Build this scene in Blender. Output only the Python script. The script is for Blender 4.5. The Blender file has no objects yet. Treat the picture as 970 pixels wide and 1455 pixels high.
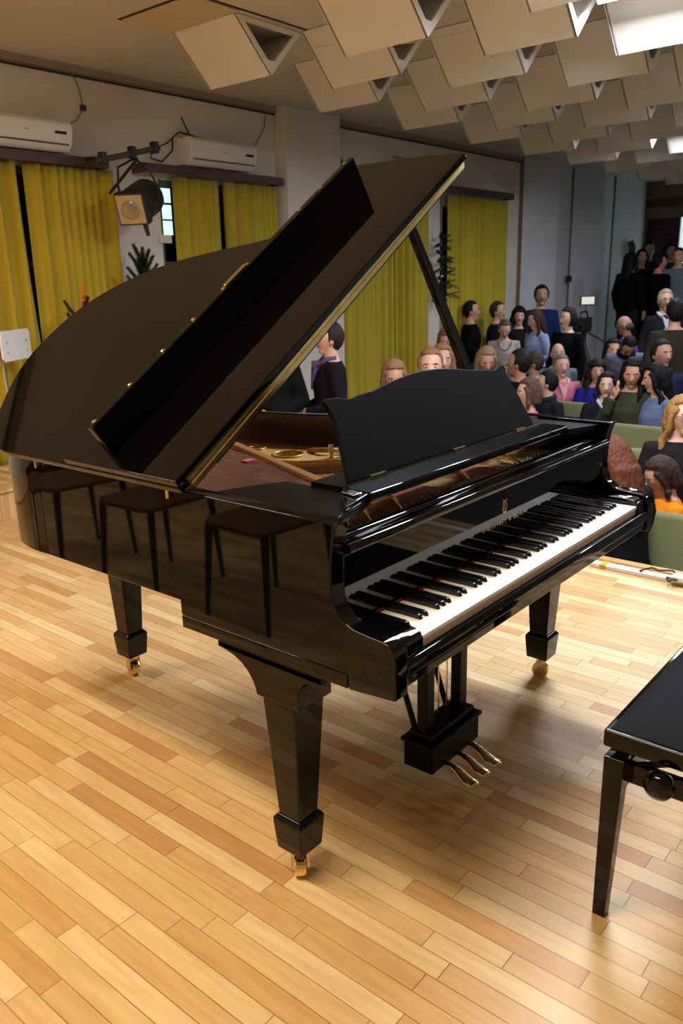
import bpy, bmesh, math, random
from mathutils import Vector, Matrix
random.seed(7)
C = bpy.context.scene.collection
PI = math.pi
R = math.radians

# ------------------------------------------------------------------ helpers
def lin(c):
    return tuple(((v / 12.92) if v <= 0.04045 else ((v + 0.055) / 1.055) ** 2.4) for v in (x / 255 for x in c))

def rgb(r, g, b):
    return lin((r, g, b)) + (1.0,)

MATS = {}
def mat(name, col=(200, 200, 200), rough=0.5, metal=0.0, coat=0.0, noise=0.0, nscale=8.0, bump=0.0, bscale=40.0,
        emit=None, estr=0.0, trans=0.0, sheen=0.0, spec=None):
    if name in MATS:
        return MATS[name]
    m = bpy.data.materials.new(name); m.use_nodes = True
    nt = m.node_tree; b = nt.nodes['Principled BSDF']
    b.inputs['Base Color'].default_value = rgb(*col)
    b.inputs['Roughness'].default_value = rough
    b.inputs['Metallic'].default_value = metal
    b.inputs['Coat Weight'].default_value = coat
    b.inputs['Coat Roughness'].default_value = 0.03
    b.inputs['Transmission Weight'].default_value = trans
    b.inputs['Sheen Weight'].default_value = sheen
    if spec is not None:
        b.inputs['Specular IOR Level'].default_value = spec
    if emit:
        b.inputs['Emission Color'].default_value = rgb(*emit)
        b.inputs['Emission Strength'].default_value = estr
    tc = nt.nodes.new('ShaderNodeTexCoord')
    if noise > 0:
        n = nt.nodes.new('ShaderNodeTexNoise'); n.inputs['Scale'].default_value = nscale; n.inputs['Detail'].default_value = 5
        nt.links.new(tc.outputs['Object'], n.inputs['Vector'])
        mx = nt.nodes.new('ShaderNodeMix'); mx.data_type = 'RGBA'
        c = rgb(*col)
        mx.inputs[6].default_value = tuple(v * (1 - noise) for v in c[:3]) + (1,)
        mx.inputs[7].default_value = tuple(min(1, v * (1 + noise)) for v in c[:3]) + (1,)
        nt.links.new(n.outputs['Fac'], mx.inputs[0]); nt.links.new(mx.outputs[2], b.inputs['Base Color'])
    if bump > 0:
        n2 = nt.nodes.new('ShaderNodeTexNoise'); n2.inputs['Scale'].default_value = bscale
        nt.links.new(tc.outputs['Object'], n2.inputs['Vector'])
        bp = nt.nodes.new('ShaderNodeBump'); bp.inputs['Strength'].default_value = bump; bp.inputs['Distance'].default_value = 0.01
        nt.links.new(n2.outputs['Fac'], bp.inputs['Height']); nt.links.new(bp.outputs['Normal'], b.inputs['Normal'])
    MATS[name] = m
    return m

def new():
    return bmesh.new()

def box(bm, x0, x1, y0, y1, z0, z1, M=None):
    vs = [bm.verts.new(Vector(p) if M is None else M @ Vector(p)) for p in
          [(x0, y0, z0), (x1, y0, z0), (x1, y1, z0), (x0, y1, z0), (x0, y0, z1), (x1, y0, z1), (x1, y1, z1), (x0, y1, z1)]]
    for f in [(0, 3, 2, 1), (4, 5, 6, 7), (0, 1, 5, 4), (1, 2, 6, 5), (2, 3, 7, 6), (3, 0, 4, 7)]:
        bm.faces.new([vs[i] for i in f])

def prism(bm, pts, fn, a, b):
    """pts: 2D polygon, fn(p, q, t) gives the 3D point, t runs a..b"""
    v0 = [bm.verts.new(fn(p[0], p[1], a)) for p in pts]
    v1 = [bm.verts.new(fn(p[0], p[1], b)) for p in pts]
    bm.faces.new(v0[::-1]); bm.faces.new(v1)
    n = len(pts)
    for i in range(n):
        bm.faces.new([v0[i], v0[(i + 1) % n], v1[(i + 1) % n], v1[i]])
XY = lambda p, q, t: Vector((p, q, t))
YZ = lambda p, q, t: Vector((t, p, q))
XZ = lambda p, q, t: Vector((p, t, q))

def frame_of(d):
    d = d.normalized()
    up = Vector((0, 0, 1)) if abs(d.z) < 0.9 else Vector((0, 1, 0))
    x = up.cross(d).normalized(); y = d.cross(x)
    return x, y

def tube(bm, pts, rad, seg=8, cap=True):
    pts = [Vector(p) for p in pts]
    if not isinstance(rad, (list, tuple)):
        rad = [rad] * len(pts)
    rings = []; X = None
    for i, p in enumerate(pts):
        d = (pts[min(i + 1, len(pts) - 1)] - pts[max(i - 1, 0)])
        if d.length < 1e-7: d = Vector((0, 0, 1))
        d.normalize()
        if X is None: X, Y = frame_of(d)
        else:
            X = (X - d * X.dot(d))
            X = X.normalized() if X.length > 1e-5 else frame_of(d)[0]
            Y = d.cross(X)
        r = rad[i]; rx, ry = r if isinstance(r, tuple) else (r, r)
        rings.append([bm.verts.new(p + X * (rx * math.cos(2 * PI * k / seg)) + Y * (ry * math.sin(2 * PI * k / seg))) for k in range(seg)])
    for a, b in zip(rings, rings[1:]):
        for k in range(seg):
            bm.faces.new([a[k], a[(k + 1) % seg], b[(k + 1) % seg], b[k]])
    if cap:
        bm.faces.new(rings[0][::-1]); bm.faces.new(rings[-1])

def loft(bm, rings, fn=None, seg=16):
    """rings: (cx, cy, z, rx, ry) horizontal ellipses"""
    vs = []
    for (cx, cy, z, rx, ry) in rings:
        row = []
        for k in range(seg):
            t = 2 * PI * k / seg
            p = Vector((cx + rx * math.cos(t), cy + ry * math.sin(t), z))
            row.append(bm.verts.new(fn(p) if fn else p))
        vs.append(row)
    for a, b in zip(vs, vs[1:]):
        for k in range(seg):
            bm.faces.new([a[k], a[(k + 1) % seg], b[(k + 1) % seg], b[k]])
    bm.faces.new(vs[0][::-1]); bm.faces.new(vs[-1])

def ellipsoid(bm, c, r, fn=None, u=14, v=9, squash=None):
    c = Vector(c)
    top = None; rows = []
    def T(p):
        return fn(p) if fn else p
    for j in range(1, v):
        ph = PI * j / v
        row = []
        for k in range(u):
            t = 2 * PI * k / u
            p = Vector((r[0] * math.sin(ph) * math.cos(t), r[1] * math.sin(ph) * math.sin(t), r[2] * math.cos(ph)))
            if squash: p = squash(p)
            row.append(bm.verts.new(T(c + p)))
        rows.append(row)
    a = bm.verts.new(T(c + Vector((0, 0, r[2])))); b = bm.verts.new(T(c - Vector((0, 0, r[2]))))
    for k in range(u):
        bm.faces.new([a, rows[0][k], rows[0][(k + 1) % u]])
        bm.faces.new([b, rows[-1][(k + 1) % u], rows[-1][k]])
    for p, q in zip(rows, rows[1:]):
        for k in range(u):
            bm.faces.new([p[k], q[k], q[(k + 1) % u], p[(k + 1) % u]])

def lathe(bm, prof, c=(0, 0, 0), seg=20, M=None):
    c = Vector(c)
    rings = []
    for (r, z) in prof:
        row = []
        for k in range(seg):
            t = 2 * PI * k / seg
            p = Vector((r * math.cos(t), r * math.sin(t), z))
            p = (M @ p) if M else p
            row.append(bm.verts.new(c + p))
        rings.append(row)
    for a, b in zip(rings, rings[1:]):
        for k in range(seg):
            bm.faces.new([a[k], a[(k + 1) % seg], b[(k + 1) % seg], b[k]])
    bm.faces.new(rings[0][::-1]); bm.faces.new(rings[-1])

def obj(name, bm, m, parent=None, bevel=0.0, smooth=False, inv=True, seg=2):
    bmesh.ops.recalc_face_normals(bm, faces=bm.faces)
    me = bpy.data.meshes.new(name); bm.to_mesh(me); bm.free()
    if isinstance(m, (list, tuple)):
        for x in m: me.materials.append(x)
    else:
        me.materials.append(m)
    if smooth:
        for p in me.polygons: p.use_smooth = True
    o = bpy.data.objects.new(name, me); C.objects.link(o)
    if parent:
        o.parent = parent
        if inv:
            # meshes are built in world coordinates: undo the Empty's translation (mesh parents already sit at identity)
            o.matrix_parent_inverse = Matrix.Translation(-parent.location) if parent.type == 'EMPTY' else Matrix.Identity(4)
    if bevel > 0:
        b = o.modifiers.new('bevel', 'BEVEL'); b.width = bevel; b.segments = seg; b.limit_method = 'ANGLE'; b.angle_limit = R(35)
        for p in me.polygons: p.use_smooth = True
        try:
            w = o.modifiers.new('wn', 'WEIGHTED_NORMAL'); w.keep_sharp = True
        except Exception: pass
    return o

def empty(name, loc=(0, 0, 0), rz=0.0):
    o = bpy.data.objects.new(name, None); C.objects.link(o)
    o.location = loc; o.rotation_euler = (0, 0, rz); o.empty_display_size = 0.1
    return o

def tag(o, label=None, cat=None, group=None, kind=None):
    if label: o['label'] = label
    if cat: o['category'] = cat
    if group: o['group'] = group
    if kind: o['kind'] = kind
    return o

def struct(name, bm, m, **k):
    o = obj(name, bm, m, **k); o['kind'] = 'structure'; return o

def copy_tree(o, parent=None):
    c = o.copy(); C.objects.link(c)
    if parent: c.parent = parent
    for ch in list(o.children): copy_tree(ch, c)
    return c

# ------------------------------------------------------------------ materials
BLACK = mat('black_lacquer', (4, 4, 5), rough=0.03, spec=0.33)
BLACK2 = mat('black_lacquer_panel', (5, 6, 9), rough=0.30, spec=0.12)
BRASS = mat('polished_brass', (226, 200, 138), rough=0.18, metal=1.0)
BRASSD = mat('worn_brass', (226, 204, 140), rough=0.26, metal=1.0, noise=0.25, nscale=30)
CHROME = mat('chrome', (225, 225, 228), rough=0.12, metal=1.0)
IVORY = mat('white_key', (250, 251, 253), rough=0.22)
KEYWOOD = mat('key_front', (205, 185, 175), rough=0.4)
EBONY = mat('black_key', (9, 9, 10), rough=0.25)
FELT = mat('red_felt', (178, 16, 38), rough=0.95, sheen=0.4)
GOLD = mat('plate_gold', (206, 166, 92), rough=0.38, metal=0.4)
COPPER = mat('copper_winding', (222, 184, 166), rough=.4, metal=0.5)
STEEL = mat('string_steel', (190, 190, 190), rough=0.3, metal=1.0)
INWOOD = mat('inner_rim_wood', (74, 44, 22), rough=0.25, noise=0.2, nscale=14)
SOUND = mat('soundboard_spruce', (150, 100, 45), rough=0.45, noise=0.15, nscale=20)
CUSH = mat('bench_cushion', (7, 8, 12), rough=0.7, spec=0.08, bump=0.08, bscale=160)

def wood_floor():
    m = bpy.data.materials.new('stage_parquet'); m.use_nodes = True
    nt = m.node_tree; N = nt.nodes; L = nt.links; b = N['Principled BSDF']
    tc = N.new('ShaderNodeTexCoord'); sp = N.new('ShaderNodeSeparateXYZ'); L.new(tc.outputs['Object'], sp.inputs[0])
    def mth(op, a, bb=None):
        n = N.new('ShaderNodeMath'); n.operation = op
        for i, v in enumerate((a, bb)):
            if v is None: continue
            if isinstance(v, (int, float)): n.inputs[i].default_value = v
            else: L.new(v, n.inputs[i])
        return n.outputs[0]
    W, LEN = 0.056, 0.46
    xs = mth('DIVIDE', sp.outputs['X'], W); row = mth('FLOOR', xs)
    wn = N.new('ShaderNodeTexWhiteNoise'); wn.noise_dimensions = '1D'; L.new(row, wn.inputs['W'])
    ys = mth('ADD', mth('DIVIDE', sp.outputs['Y'], LEN), mth('MULTIPLY', wn.outputs['Value'], 7.3)); colm = mth('FLOOR', ys)
    cb = N.new('ShaderNodeCombineXYZ'); L.new(row, cb.inputs[0]); L.new(colm, cb.inputs[1])
    w2 = N.new('ShaderNodeTexWhiteNoise'); w2.noise_dimensions = '2D'; L.new(cb.outputs[0], w2.inputs['Vector'])
    cr = N.new('ShaderNodeValToRGB'); L.new(w2.outputs['Value'], cr.inputs[0])
    e = cr.color_ramp; e.elements[0].position = 0.0; e.elements[0].color = rgb(184, 142, 94)
    e.elements[1].position = 1.0; e.elements[1].color = rgb(220, 198, 152)
    for p, c in ((0.10, (194, 154, 102)), (0.4, (205, 172, 120)), (0.75, (212, 184, 134))):
        x = e.elements.new(p); x.color = rgb(*c)
    # grain along each board
    mp = N.new('ShaderNodeMapping'); mp.inputs['Scale'].default_value = (55, 5, 1); L.new(tc.outputs['Object'], mp.inputs[0])
    adv = N.new('ShaderNodeVectorMath'); adv.operation = 'ADD'; L.new(mp.outputs[0], adv.inputs[0])
    sc = N.new('ShaderNodeVectorMath'); sc.operation = 'SCALE'; sc.inputs['Scale'].default_value = 3.7; L.new(cb.outputs[0], sc.inputs[0]); L.new(sc.outputs[0], adv.inputs[1])
    nz = N.new('ShaderNodeTexNoise'); nz.inputs['Scale'].default_value = 1.0; nz.inputs['Detail'].default_value = 6; L.new(adv.outputs[0], nz.inputs['Vector'])
    g = N.new('ShaderNodeMix'); g.data_type = 'RGBA'; g.blend_type = 'MULTIPLY'
    gr = N.new('ShaderNodeValToRGB'); gr.color_ramp.elements[0].color = (0.78, 0.72, 0.64, 1); gr.color_ramp.elements[1].color = (1, 1, 1, 1)
    gr.color_ramp.elements[0].position = 0.3; gr.color_ramp.elements[1].position = 0.65
    L.new(nz.outputs['Fac'], gr.inputs[0]); g.inputs[0].default_value = 0.7; L.new(cr.outputs[0], g.inputs[6]); L.new(gr.outputs[0], g.inputs[7])
    # seams
    fx = mth('FRACT', xs); fy = mth('FRACT', ys)
    ex = mth('MINIMUM', fx, mth('SUBTRACT', 1.0, fx)); ey = mth('MINIMUM', fy, mth('SUBTRACT', 1.0, fy))
    sx = mth('LESS_THAN', ex, 0.022); sy = mth('LESS_THAN', ey, 0.0030)
    w3 = N.new('ShaderNodeTexNoise'); w3.inputs['Scale'].default_value = 2.0; L.new(tc.outputs['Object'], w3.inputs['Vector'])
    seam = mth('MULTIPLY', mth('MAXIMUM', sx, sy), mth('ADD', mth('MULTIPLY', w3.outputs['Fac'], 0.9), 0.15))
    s = N.new('ShaderNodeMix'); s.data_type = 'RGBA'; L.new(seam, s.inputs[0]); L.new(g.outputs[2], s.inputs[6]); s.inputs[7].default_value = rgb(92, 56, 28)
    L.new(s.outputs[2], b.inputs['Base Color'])
    rg = N.new('ShaderNodeMapRange'); L.new(nz.outputs['Fac'], rg.inputs[0]); rg.inputs[3].default_value = 0.33; rg.inputs[4].default_value = 0.52; b.inputs['Specular IOR Level'].default_value = 0.4
    L.new(rg.outputs[0], b.inputs['Roughness'])
    bp = N.new('ShaderNodeBump'); bp.inputs['Strength'].default_value = 0.25; bp.inputs['Distance'].default_value = 0.002
    inv = mth('SUBTRACT', 1.0, seam); L.new(inv, bp.inputs['Height']); L.new(bp.outputs[0], b.inputs['Normal'])
    return m

def wall_mat(name, col, stain, rough=0.85):
    m = bpy.data.materials.new(name); m.use_nodes = True
    nt = m.node_tree; N = nt.nodes; L = nt.links; b = N['Principled BSDF']
    tc = N.new('ShaderNodeTexCoord')
    n1 = N.new('ShaderNodeTexNoise'); n1.inputs['Scale'].default_value = 0.9; n1.inputs['Detail'].default_value = 6
    L.new(tc.outputs['Object'], n1.inputs['Vector'])
    r = N.new('ShaderNodeValToRGB'); r.color_ramp.elements[0].position = 0.35; r.color_ramp.elements[1].position = 0.62
    r.color_ramp.elements[0].color = rgb(*stain); r.color_ramp.elements[1].color = rgb(*col)
    L.new(n1.outputs['Fac'], r.inputs[0]); L.new(r.outputs[0], b.inputs['Base Color'])
    n2 = N.new('ShaderNodeTexNoise'); n2.inputs['Scale'].default_value = 35; L.new(tc.outputs['Object'], n2.inputs['Vector'])
    bp = N.new('ShaderNodeBump'); bp.inputs['Strength'].default_value = 0.08; bp.inputs['Distance'].default_value = 0.01
    L.new(n2.outputs['Fac'], bp.inputs['Height']); L.new(bp.outputs[0], b.inputs['Normal'])
    b.inputs['Roughness'].default_value = rough
    return m

FLOORM = wood_floor()
WALLM = wall_mat('painted_plaster', (222, 217, 208), (206, 198, 186))
HALLM = wall_mat('hall_panel_paint', (208, 209, 212), (196, 198, 202))
CEILM = wall_mat('ceiling_paint', (214, 208, 196), (202, 194, 180))
HFLOOR = mat('hall_linoleum', (60, 58, 55), rough=0.6, noise=0.2)
DWOOD = mat('dark_stained_wood', (74, 48, 38), rough=0.5, noise=0.25, nscale=12)
BROWNTRIM = mat('brown_joint_strip', (128, 98, 78), rough=0.6)
BAFM = mat('baffle_board', (226, 220, 210), rough=0.75, noise=0.04, nscale=3)
BAFW = mat('baffle_end_white', (236, 232, 222), rough=0.7)
SEAM = mat('dark_seam', (60, 46, 36), rough=0.8)

# ------------------------------------------------------------------ room
YW, ZC, XB, ZH = 5.0, 3.06, 14.9, -0.60
STX = 2.78            # stage edge
bm = new(); box(bm, -3.5, STX, -4.5, YW, -0.12, 0.0); struct('floor', bm, FLOORM)
bm = new(); box(bm, STX - 0.03, STX, -4.5, YW, -0.7, -0.121); struct('trim_stage_front', bm, DWOOD)
bm = new(); box(bm, 3.78, 10.6, -4.5, YW, -0.85, ZH); box(bm, STX, 3.78, -4.5, YW, -0.85, -0.75); struct('floor_hall', bm, HFLOOR)
bm = new()
for k, (xa, z) in enumerate(((10.6, -0.37), (10.95, -0.19), (11.3, 0.0))):
    box(bm, xa, (10.95, 11.3, XB)[k], -4.5, YW, -0.75, z)
struct('floor_rear_platform', bm, HFLOOR)
bm = new(); box(bm, -3.5, XB + 0.2, -4.5, YW + 0.2, ZC, ZC + 0.15); struct('ceiling', bm, CEILM)
# side wall with the curtained windows: solid pieces leave the openings free
wins = [(0.55, 2.9), (3.52, 4.85), (5.95, 7.5), (7.95, 9.4)]
bm = new()
xs = [-3.5]
for a, b_ in wins: xs += [a, b_]
xs.append(9.98)
for i in range(0, len(xs), 2):
    box(bm, xs[i], xs[i + 1], YW, YW + 0.2, -0.75, ZC)
for a, b_ in wins:
    box(bm, a, b_, YW, YW + 0.2, -0.75, 0.9); box(bm, a, b_, YW, YW + 0.2, 2.32, ZC)
struct('wall_window_side', bm, WALLM)
bm = new(); box(bm, -3.7, -3.5, -4.7, YW + 0.2, -0.75, ZC); struct('wall_stage_rear', bm, WALLM)
bm = new(); box(bm, -3.7, XB + 0.2, -4.7, -4.5, -0.75, ZC); struct('wall_opposite', bm, WALLM)
bm = new(); box(bm, 4.98, 5.80, YW - 0.14, YW, -0.75, ZC); struct('wall_pilaster', bm, WALLM, bevel=0.006)
bm = new(); box(bm, -3.5, 9.98, YW - 0.035, YW, ZC - 0.05, ZC); struct('trim_cornice', bm, mat('cornice_paint', (150, 138, 120), rough=0.7))
bm = new(); box(bm, -3.5, 9.98, YW - 0.012, YW, ZC - 0.075, ZC - 0.058); struct('trim_picture_rail', bm, SEAM)
bm = new(); box(bm, 5.80, 5.815, YW - 0.03, YW, -0.5, ZC - 0.05); struct('trim_pilaster_pipe', bm, SEAM)
bm = new(); box(bm, -3.5, STX, YW - 0.02, YW, 0, 0.10); struct('baseboard_stage', bm, DWOOD)
# hall panels: saw-tooth acoustic panels with brown joint strips
bm = new(); bj = new()
px = [9.98, 11.66, 13.35, XB]
for a, b_ in zip(px, px[1:]):
    prism(bm, [(a, YW + 0.2), (a, YW - 0.02), (a + (b_ - a) * .55, YW - 0.16), (b_, YW - 0.02), (b_, YW + 0.2)], XY, -0.75, ZC)
    box(bj, a - 0.02, a + 0.02, YW - 0.045, YW - 0.005, -0.5, ZC)
struct('wall_hall_panels', bm, HALLM); struct('trim_joint_strips', bj, BROWNTRIM)
# back wall with door and bright window
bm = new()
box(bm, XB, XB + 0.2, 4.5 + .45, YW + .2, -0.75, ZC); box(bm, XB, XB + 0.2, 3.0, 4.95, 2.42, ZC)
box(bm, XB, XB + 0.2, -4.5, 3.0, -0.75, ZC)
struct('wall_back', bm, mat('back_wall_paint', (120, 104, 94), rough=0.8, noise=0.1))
bm = new(); box(bm, XB + 0.1, XB + 0.16, 4.36, 4.95, 0, 2.42)
d = struct('door_1', bm, mat('door_dark_brown', (48, 26, 20), rough=0.45))
bm = new(); box(bm, XB + 0.07, XB + 0.1, 4.40, 4.42, 1.0, 1.16); obj('door_handle', bm, BRASSD, d)
bm = new(); box(bm, XB + 0.1, XB + 0.13, 3.0, 4.34, 0.0, 2.42)
w = struct('window_5', bm, mat('daylight_pane', (200, 235, 240), rough=0.3, emit=(205, 235, 238), estr=0.7))
bm = new(); box(bm, XB + 0.05, XB + 0.18, 4.34, 4.37, 0, 2.42); obj('window_frame', bm, DWOOD, w)
bm = new(); box(bm, XB - 0.05, XB, 3.2, 4.95, 2.62, 2.76); struct('trim_curtain_beam', bm, DWOOD)
# windows behind curtains (dark evening glass, thin frames)
NIGHT = mat('night_glass', (16, 20, 26), rough=0.06)
for i, (a, b_) in enumerate(wins):
    bm = new()
    box(bm, a, b_, YW + 0.10, YW + 0.12, 0.9, 2.32)
    g = struct('window_%d' % (i + 1), bm, NIGHT)
    f = new(); n = 3
    for k in range(n + 1):
        x = a + (b_ - a) * k / n; box(f, x - 0.025, x + 0.025, YW + 0.06, YW + 0.10, 0.9, 2.32)
    for z in (0.9, 1.6, 2.27): box(f, a, b_, YW + 0.06, YW + 0.10, z, z + 0.05)
    obj('window_frame', f, mat('window_frame_grey', (92, 88, 86), rough=0.5), g)
# bright pane strip beside the third curtain (bluish daylight window, emissive glass)
bm = new()
for z in (1.87, 2.00, 2.135): box(bm, 3.545, 3.66, YW + 0.02, YW + 0.03, z, z + 0.115)
lp = struct('window_6', bm, mat('bright_pane', (215, 240, 235), rough=0.2, emit=(200, 240, 232), estr=0.9))
bm = new(); box(bm, 3.52, 3.545, YW + 0.005, YW + 0.04, 1.6, 2.32)
for z in (1.985, 2.12): box(bm, 3.52, 3.66, YW + 0.015, YW + 0.04, z, z + 0.014)
obj('window_frame', bm, mat('frame_green_grey', (58, 66, 60), rough=0.5), lp)
bm = new(); box(bm, 3.47, 3.6, YW - 0.03, YW + 0.03, 1.80, 1.865); struct('window_sill_6', bm, WALLM)

# ------------------------------------------------------------------ curtains and pelmets
CURT = mat('yellow_curtain', (174, 154, 26), rough=0.85, noise=0.18, nscale=2.2, sheen=0.2)
def curtain(x0, x1, z0, z1, label, y=YW - 0.09, amp=0.05, skew=0.0):
    bm = new(); n = int((x1 - x0) / 0.012); nz = 14; rows = []
    ph = random.random() * 6
    for j in range(nz + 1):
        z = z0 + (z1 - z0) * j / nz; t = 1 - j / nz
        row = []
        for i in range(n + 1):
            u = i / n; x = x0 + (x1 - x0) * u + skew * t * t * (1 if u > .5 else .4) * (u)
            k = 2 * PI / 0.16
            a = amp * (0.55 + 0.45 * math.sin(3.1 * x * 2 + ph)) * (0.55 + 0.45 * t)
            yy = y + a * math.sin(k * x + ph + 0.8 * math.sin(5 * x + ph) + 0.25 * t * math.sin(x * 9)) + 0.012 * math.sin(k * 2.3 * x)
            row.append(bm.verts.new((x, yy, z)))
        rows.append(row)
    for a, b_ in zip(rows, rows[1:]):
        for i in range(n): bm.faces.new([a[i], a[i + 1], b_[i + 1], b_[i]])
    o = obj('curtain', bm, CURT, smooth=True)
    s = o.modifiers.new('s', 'SOLIDIFY'); s.thickness = 0.004
    tag(o, label, 'curtain', 'yellow curtains along the window wall')
curtain(1.2, 2.17, 0.12, 2.33, 'yellow curtain behind the white-backed chairs, cut by the frame edge', skew=0.12)
curtain(2.24, 2.98, 0.12, 2.33, 'wide yellow curtain under the first air conditioner, behind the red-bauble branches')
curtain(3.62, 4.13, -0.45, 2.33, 'yellow curtain just beside the hanging spotlight, next to the bright pane', skew=-0.03)
curtain(4.20, 4.89, -0.45, 2.33, 'yellow curtain between the dark window gap and the plaster pilaster')
curtain(5.86, 6.76, -0.45, 2.33, 'pale yellow curtain seen under the raised piano lid, behind the man in the dark jacket')
curtain(6.78, 7.50, -0.45, 2.33, 'narrower yellow curtain under the raised lid, next to the white wall strip with garland')
curtain(7.92, 8.62, -0.45, 2.44, 'yellow curtain between the fir garland and the middle fold of the last window')
curtain(8.64, 9.45, -0.45, 2.44, 'last yellow curtain before the grey hall panels, behind the dark-coated men')

def pelmet(x0, x1, z0, z1, label):
    bm = new(); box(bm, x0, x1, YW - 0.17, YW - 0.15, z0, z1); box(bm, x0, x1, YW - 0.15, YW, z1 - 0.02, z1)
    box(bm, x0, x0 + 0.02, YW - 0.15, YW, z0, z1 - .02); box(bm, x1 - 0.02, x1, YW - 0.15, YW, z0, z1 - .02)
    tag(obj('curtain_pelmet', bm, DWOOD, bevel=0.002), label, 'pelmet', 'wooden pelmets above the curtains')
pelmet(0.9, 2.92, 2.33, 2.40, 'dark wooden pelmet board under the first air conditioner')
pelmet(3.26, 4.90, 2.34, 2.41, 'dark wooden pelmet board under the second air conditioner')
pelmet(5.86, 7.52, 2.40, 2.47, 'dark wooden pelmet board mostly hidden behind the raised piano lid')
pelmet(7.7, 9.50, 2.46, 2.54, 'dark wooden pelmet board at the tip of the raised lid')

# ------------------------------------------------------------------ air conditioners
ACW = mat('ac_white', (226, 222, 220), rough=0.35)
def aircon(x0, x1, z0, z1, label):
    t = tag(empty('air_conditioner', ((x0 + x1) / 2, YW, z0)), label, 'air conditioner', 'wall air conditioners')
    h = z1 - z0
    prof = [(YW, z0 + .01), (YW - .13, z0), (YW - .19, z0 + .05), (YW - .21, z0 + .12), (YW - .21, z1 - .03), (YW - .18, z1), (YW, z1)]
    bm = new(); prism(bm, prof, YZ, x0, x1); obj('housing', bm, ACW, t, bevel=0.008)
    bm = new(); box(bm, x0 + .03, x1 - .03, YW - .195, YW - .186, z0 + .045, z0 + .055); obj('air_outlet', bm, mat('ac_gap', (70, 68, 66)), t)
    bm = new(); box(bm, x1 - .15, x1 - .055, YW - .214, YW - .209, z0 + .115, z0 + .135); obj('display', bm, mat('ac_display', (22, 20, 22), rough=.2), t)
    bm = new(); box(bm, (x0 + x1) / 2 - .02, (x0 + x1) / 2 + .02, YW - .212, YW - .209, z0 + .12, z0 + .126); obj('badge', bm, mat('ac_badge', (150, 148, 146)), t)
aircon(1.85, 2.60, 2.415, 2.63, 'white wall air conditioner cut by the frame edge, above the first pelmet')
aircon(3.74, 4.52, 2.43, 2.655, 'white wall air conditioner above the second pelmet, beside the spotlight bar')
bm = new()
tube(bm, [(3.95, YW - .12, 2.66), (3.75, YW - .05, 2.70), (3.62, YW - .03, 2.60), (3.5, YW - .03, 2.55), (3.42, YW - .05, 2.47), (3.55, YW - .04, 2.45), (3.68, YW - .03, 2.55), (3.7, YW - .02, 2.64)], .007, 6)
tube(bm, [(3.85, YW - .08, 2.665), (3.84, YW - .04, 2.74), (3.82, YW - .01, 2.83)], .006, 6)
tag(obj('coiled_cable', bm, mat('black_cable', (20, 19, 18), rough=.6), smooth=True), 'tangled black cable beside and over the second air conditioner', 'cable')
bm = new(); tube(bm, [(2.78, YW - .015, 3.0), (2.83, YW - .015, 2.9), (2.845, YW - .015, 2.78)], .004, 6); tube(bm, [(2.845, YW - .015, 2.78), (2.78, YW - .015, 2.68), (2.66, YW - .015, 2.62), (2.6, YW - .015, 2.61)], .004, 6)
jb = tag(obj('wall_wire', bm, mat('painted_wire', (120, 106, 88))), 'thin wire from ceiling down to the first air conditioner', 'wire')
bm = new(); box(bm, 2.825, 2.865, YW - .03, YW, 2.755, 2.795); obj('junction_box', bm, mat('dark_plastic', (60, 52, 46)), jb)
bm = new(); tube(bm, [(4.86, YW - .015, 3.0), (4.82, YW - .015, 2.85), (4.7, YW - .015, 2.7), (4.5, YW - .02, 2.6)], .004, 6)
tag(obj('wall_wire', bm, MATS['painted_wire']), 'thin wire running down to the second air conditioner by the pilaster', 'wire')
# wall speaker / sign on pilaster side, small wall boxes
t = tag(empty('wall_notice', (5.88, YW, 2.58)), 'small framed black and white notice on the wall beside the pilaster', 'notice')
bm = new(); box(bm, 5.82, 5.99, YW - .02, YW, 2.53, 2.70); obj('frame', bm, mat('notice_frame', (150, 148, 146)), t, bevel=.003)
bm = new(); box(bm, 5.84, 5.90, YW - .024, YW - .02, 2.555, 2.675); box(bm, 5.915, 5.97, YW - .024, YW - .02, 2.555, 2.675); obj('picture', bm, mat('notice_dark', (30, 34, 44)), t)
bm = new(); box(bm, 11.42, 11.52, YW - .16, YW - .10, 1.34, 1.44)
tag(obj('wall_switch', bm, mat('switch_black', (14, 14, 16)), bevel=.004), 'small black switch box on the grey hall panel above the standing woman', 'switch')
bm = new(); tube(bm, [(13.9, YW - .16, 2.0), (13.9, YW - .2, 1.9), (13.9, YW - .2, 1.75), (13.9, YW - .16, 1.65)], (.05, .07, .06, .03), 8)
tag(obj('wall_lamp', bm, mat('lamp_dark', (60, 56, 54)), smooth=True), 'small dark wall lamp on the last hall panel by the door', 'lamp')
bm = new(); box(bm, 6.9, 7.12, YW - .012, YW, 2.78, 2.80); box(bm, 6.98, 7.0, YW - .012, YW, 2.7, 2.78)
tag(obj('wall_bracket', bm, mat('old_bracket', (150, 132, 112))), 'pale metal bracket on bare wall above the raised lid', 'bracket')

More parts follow.
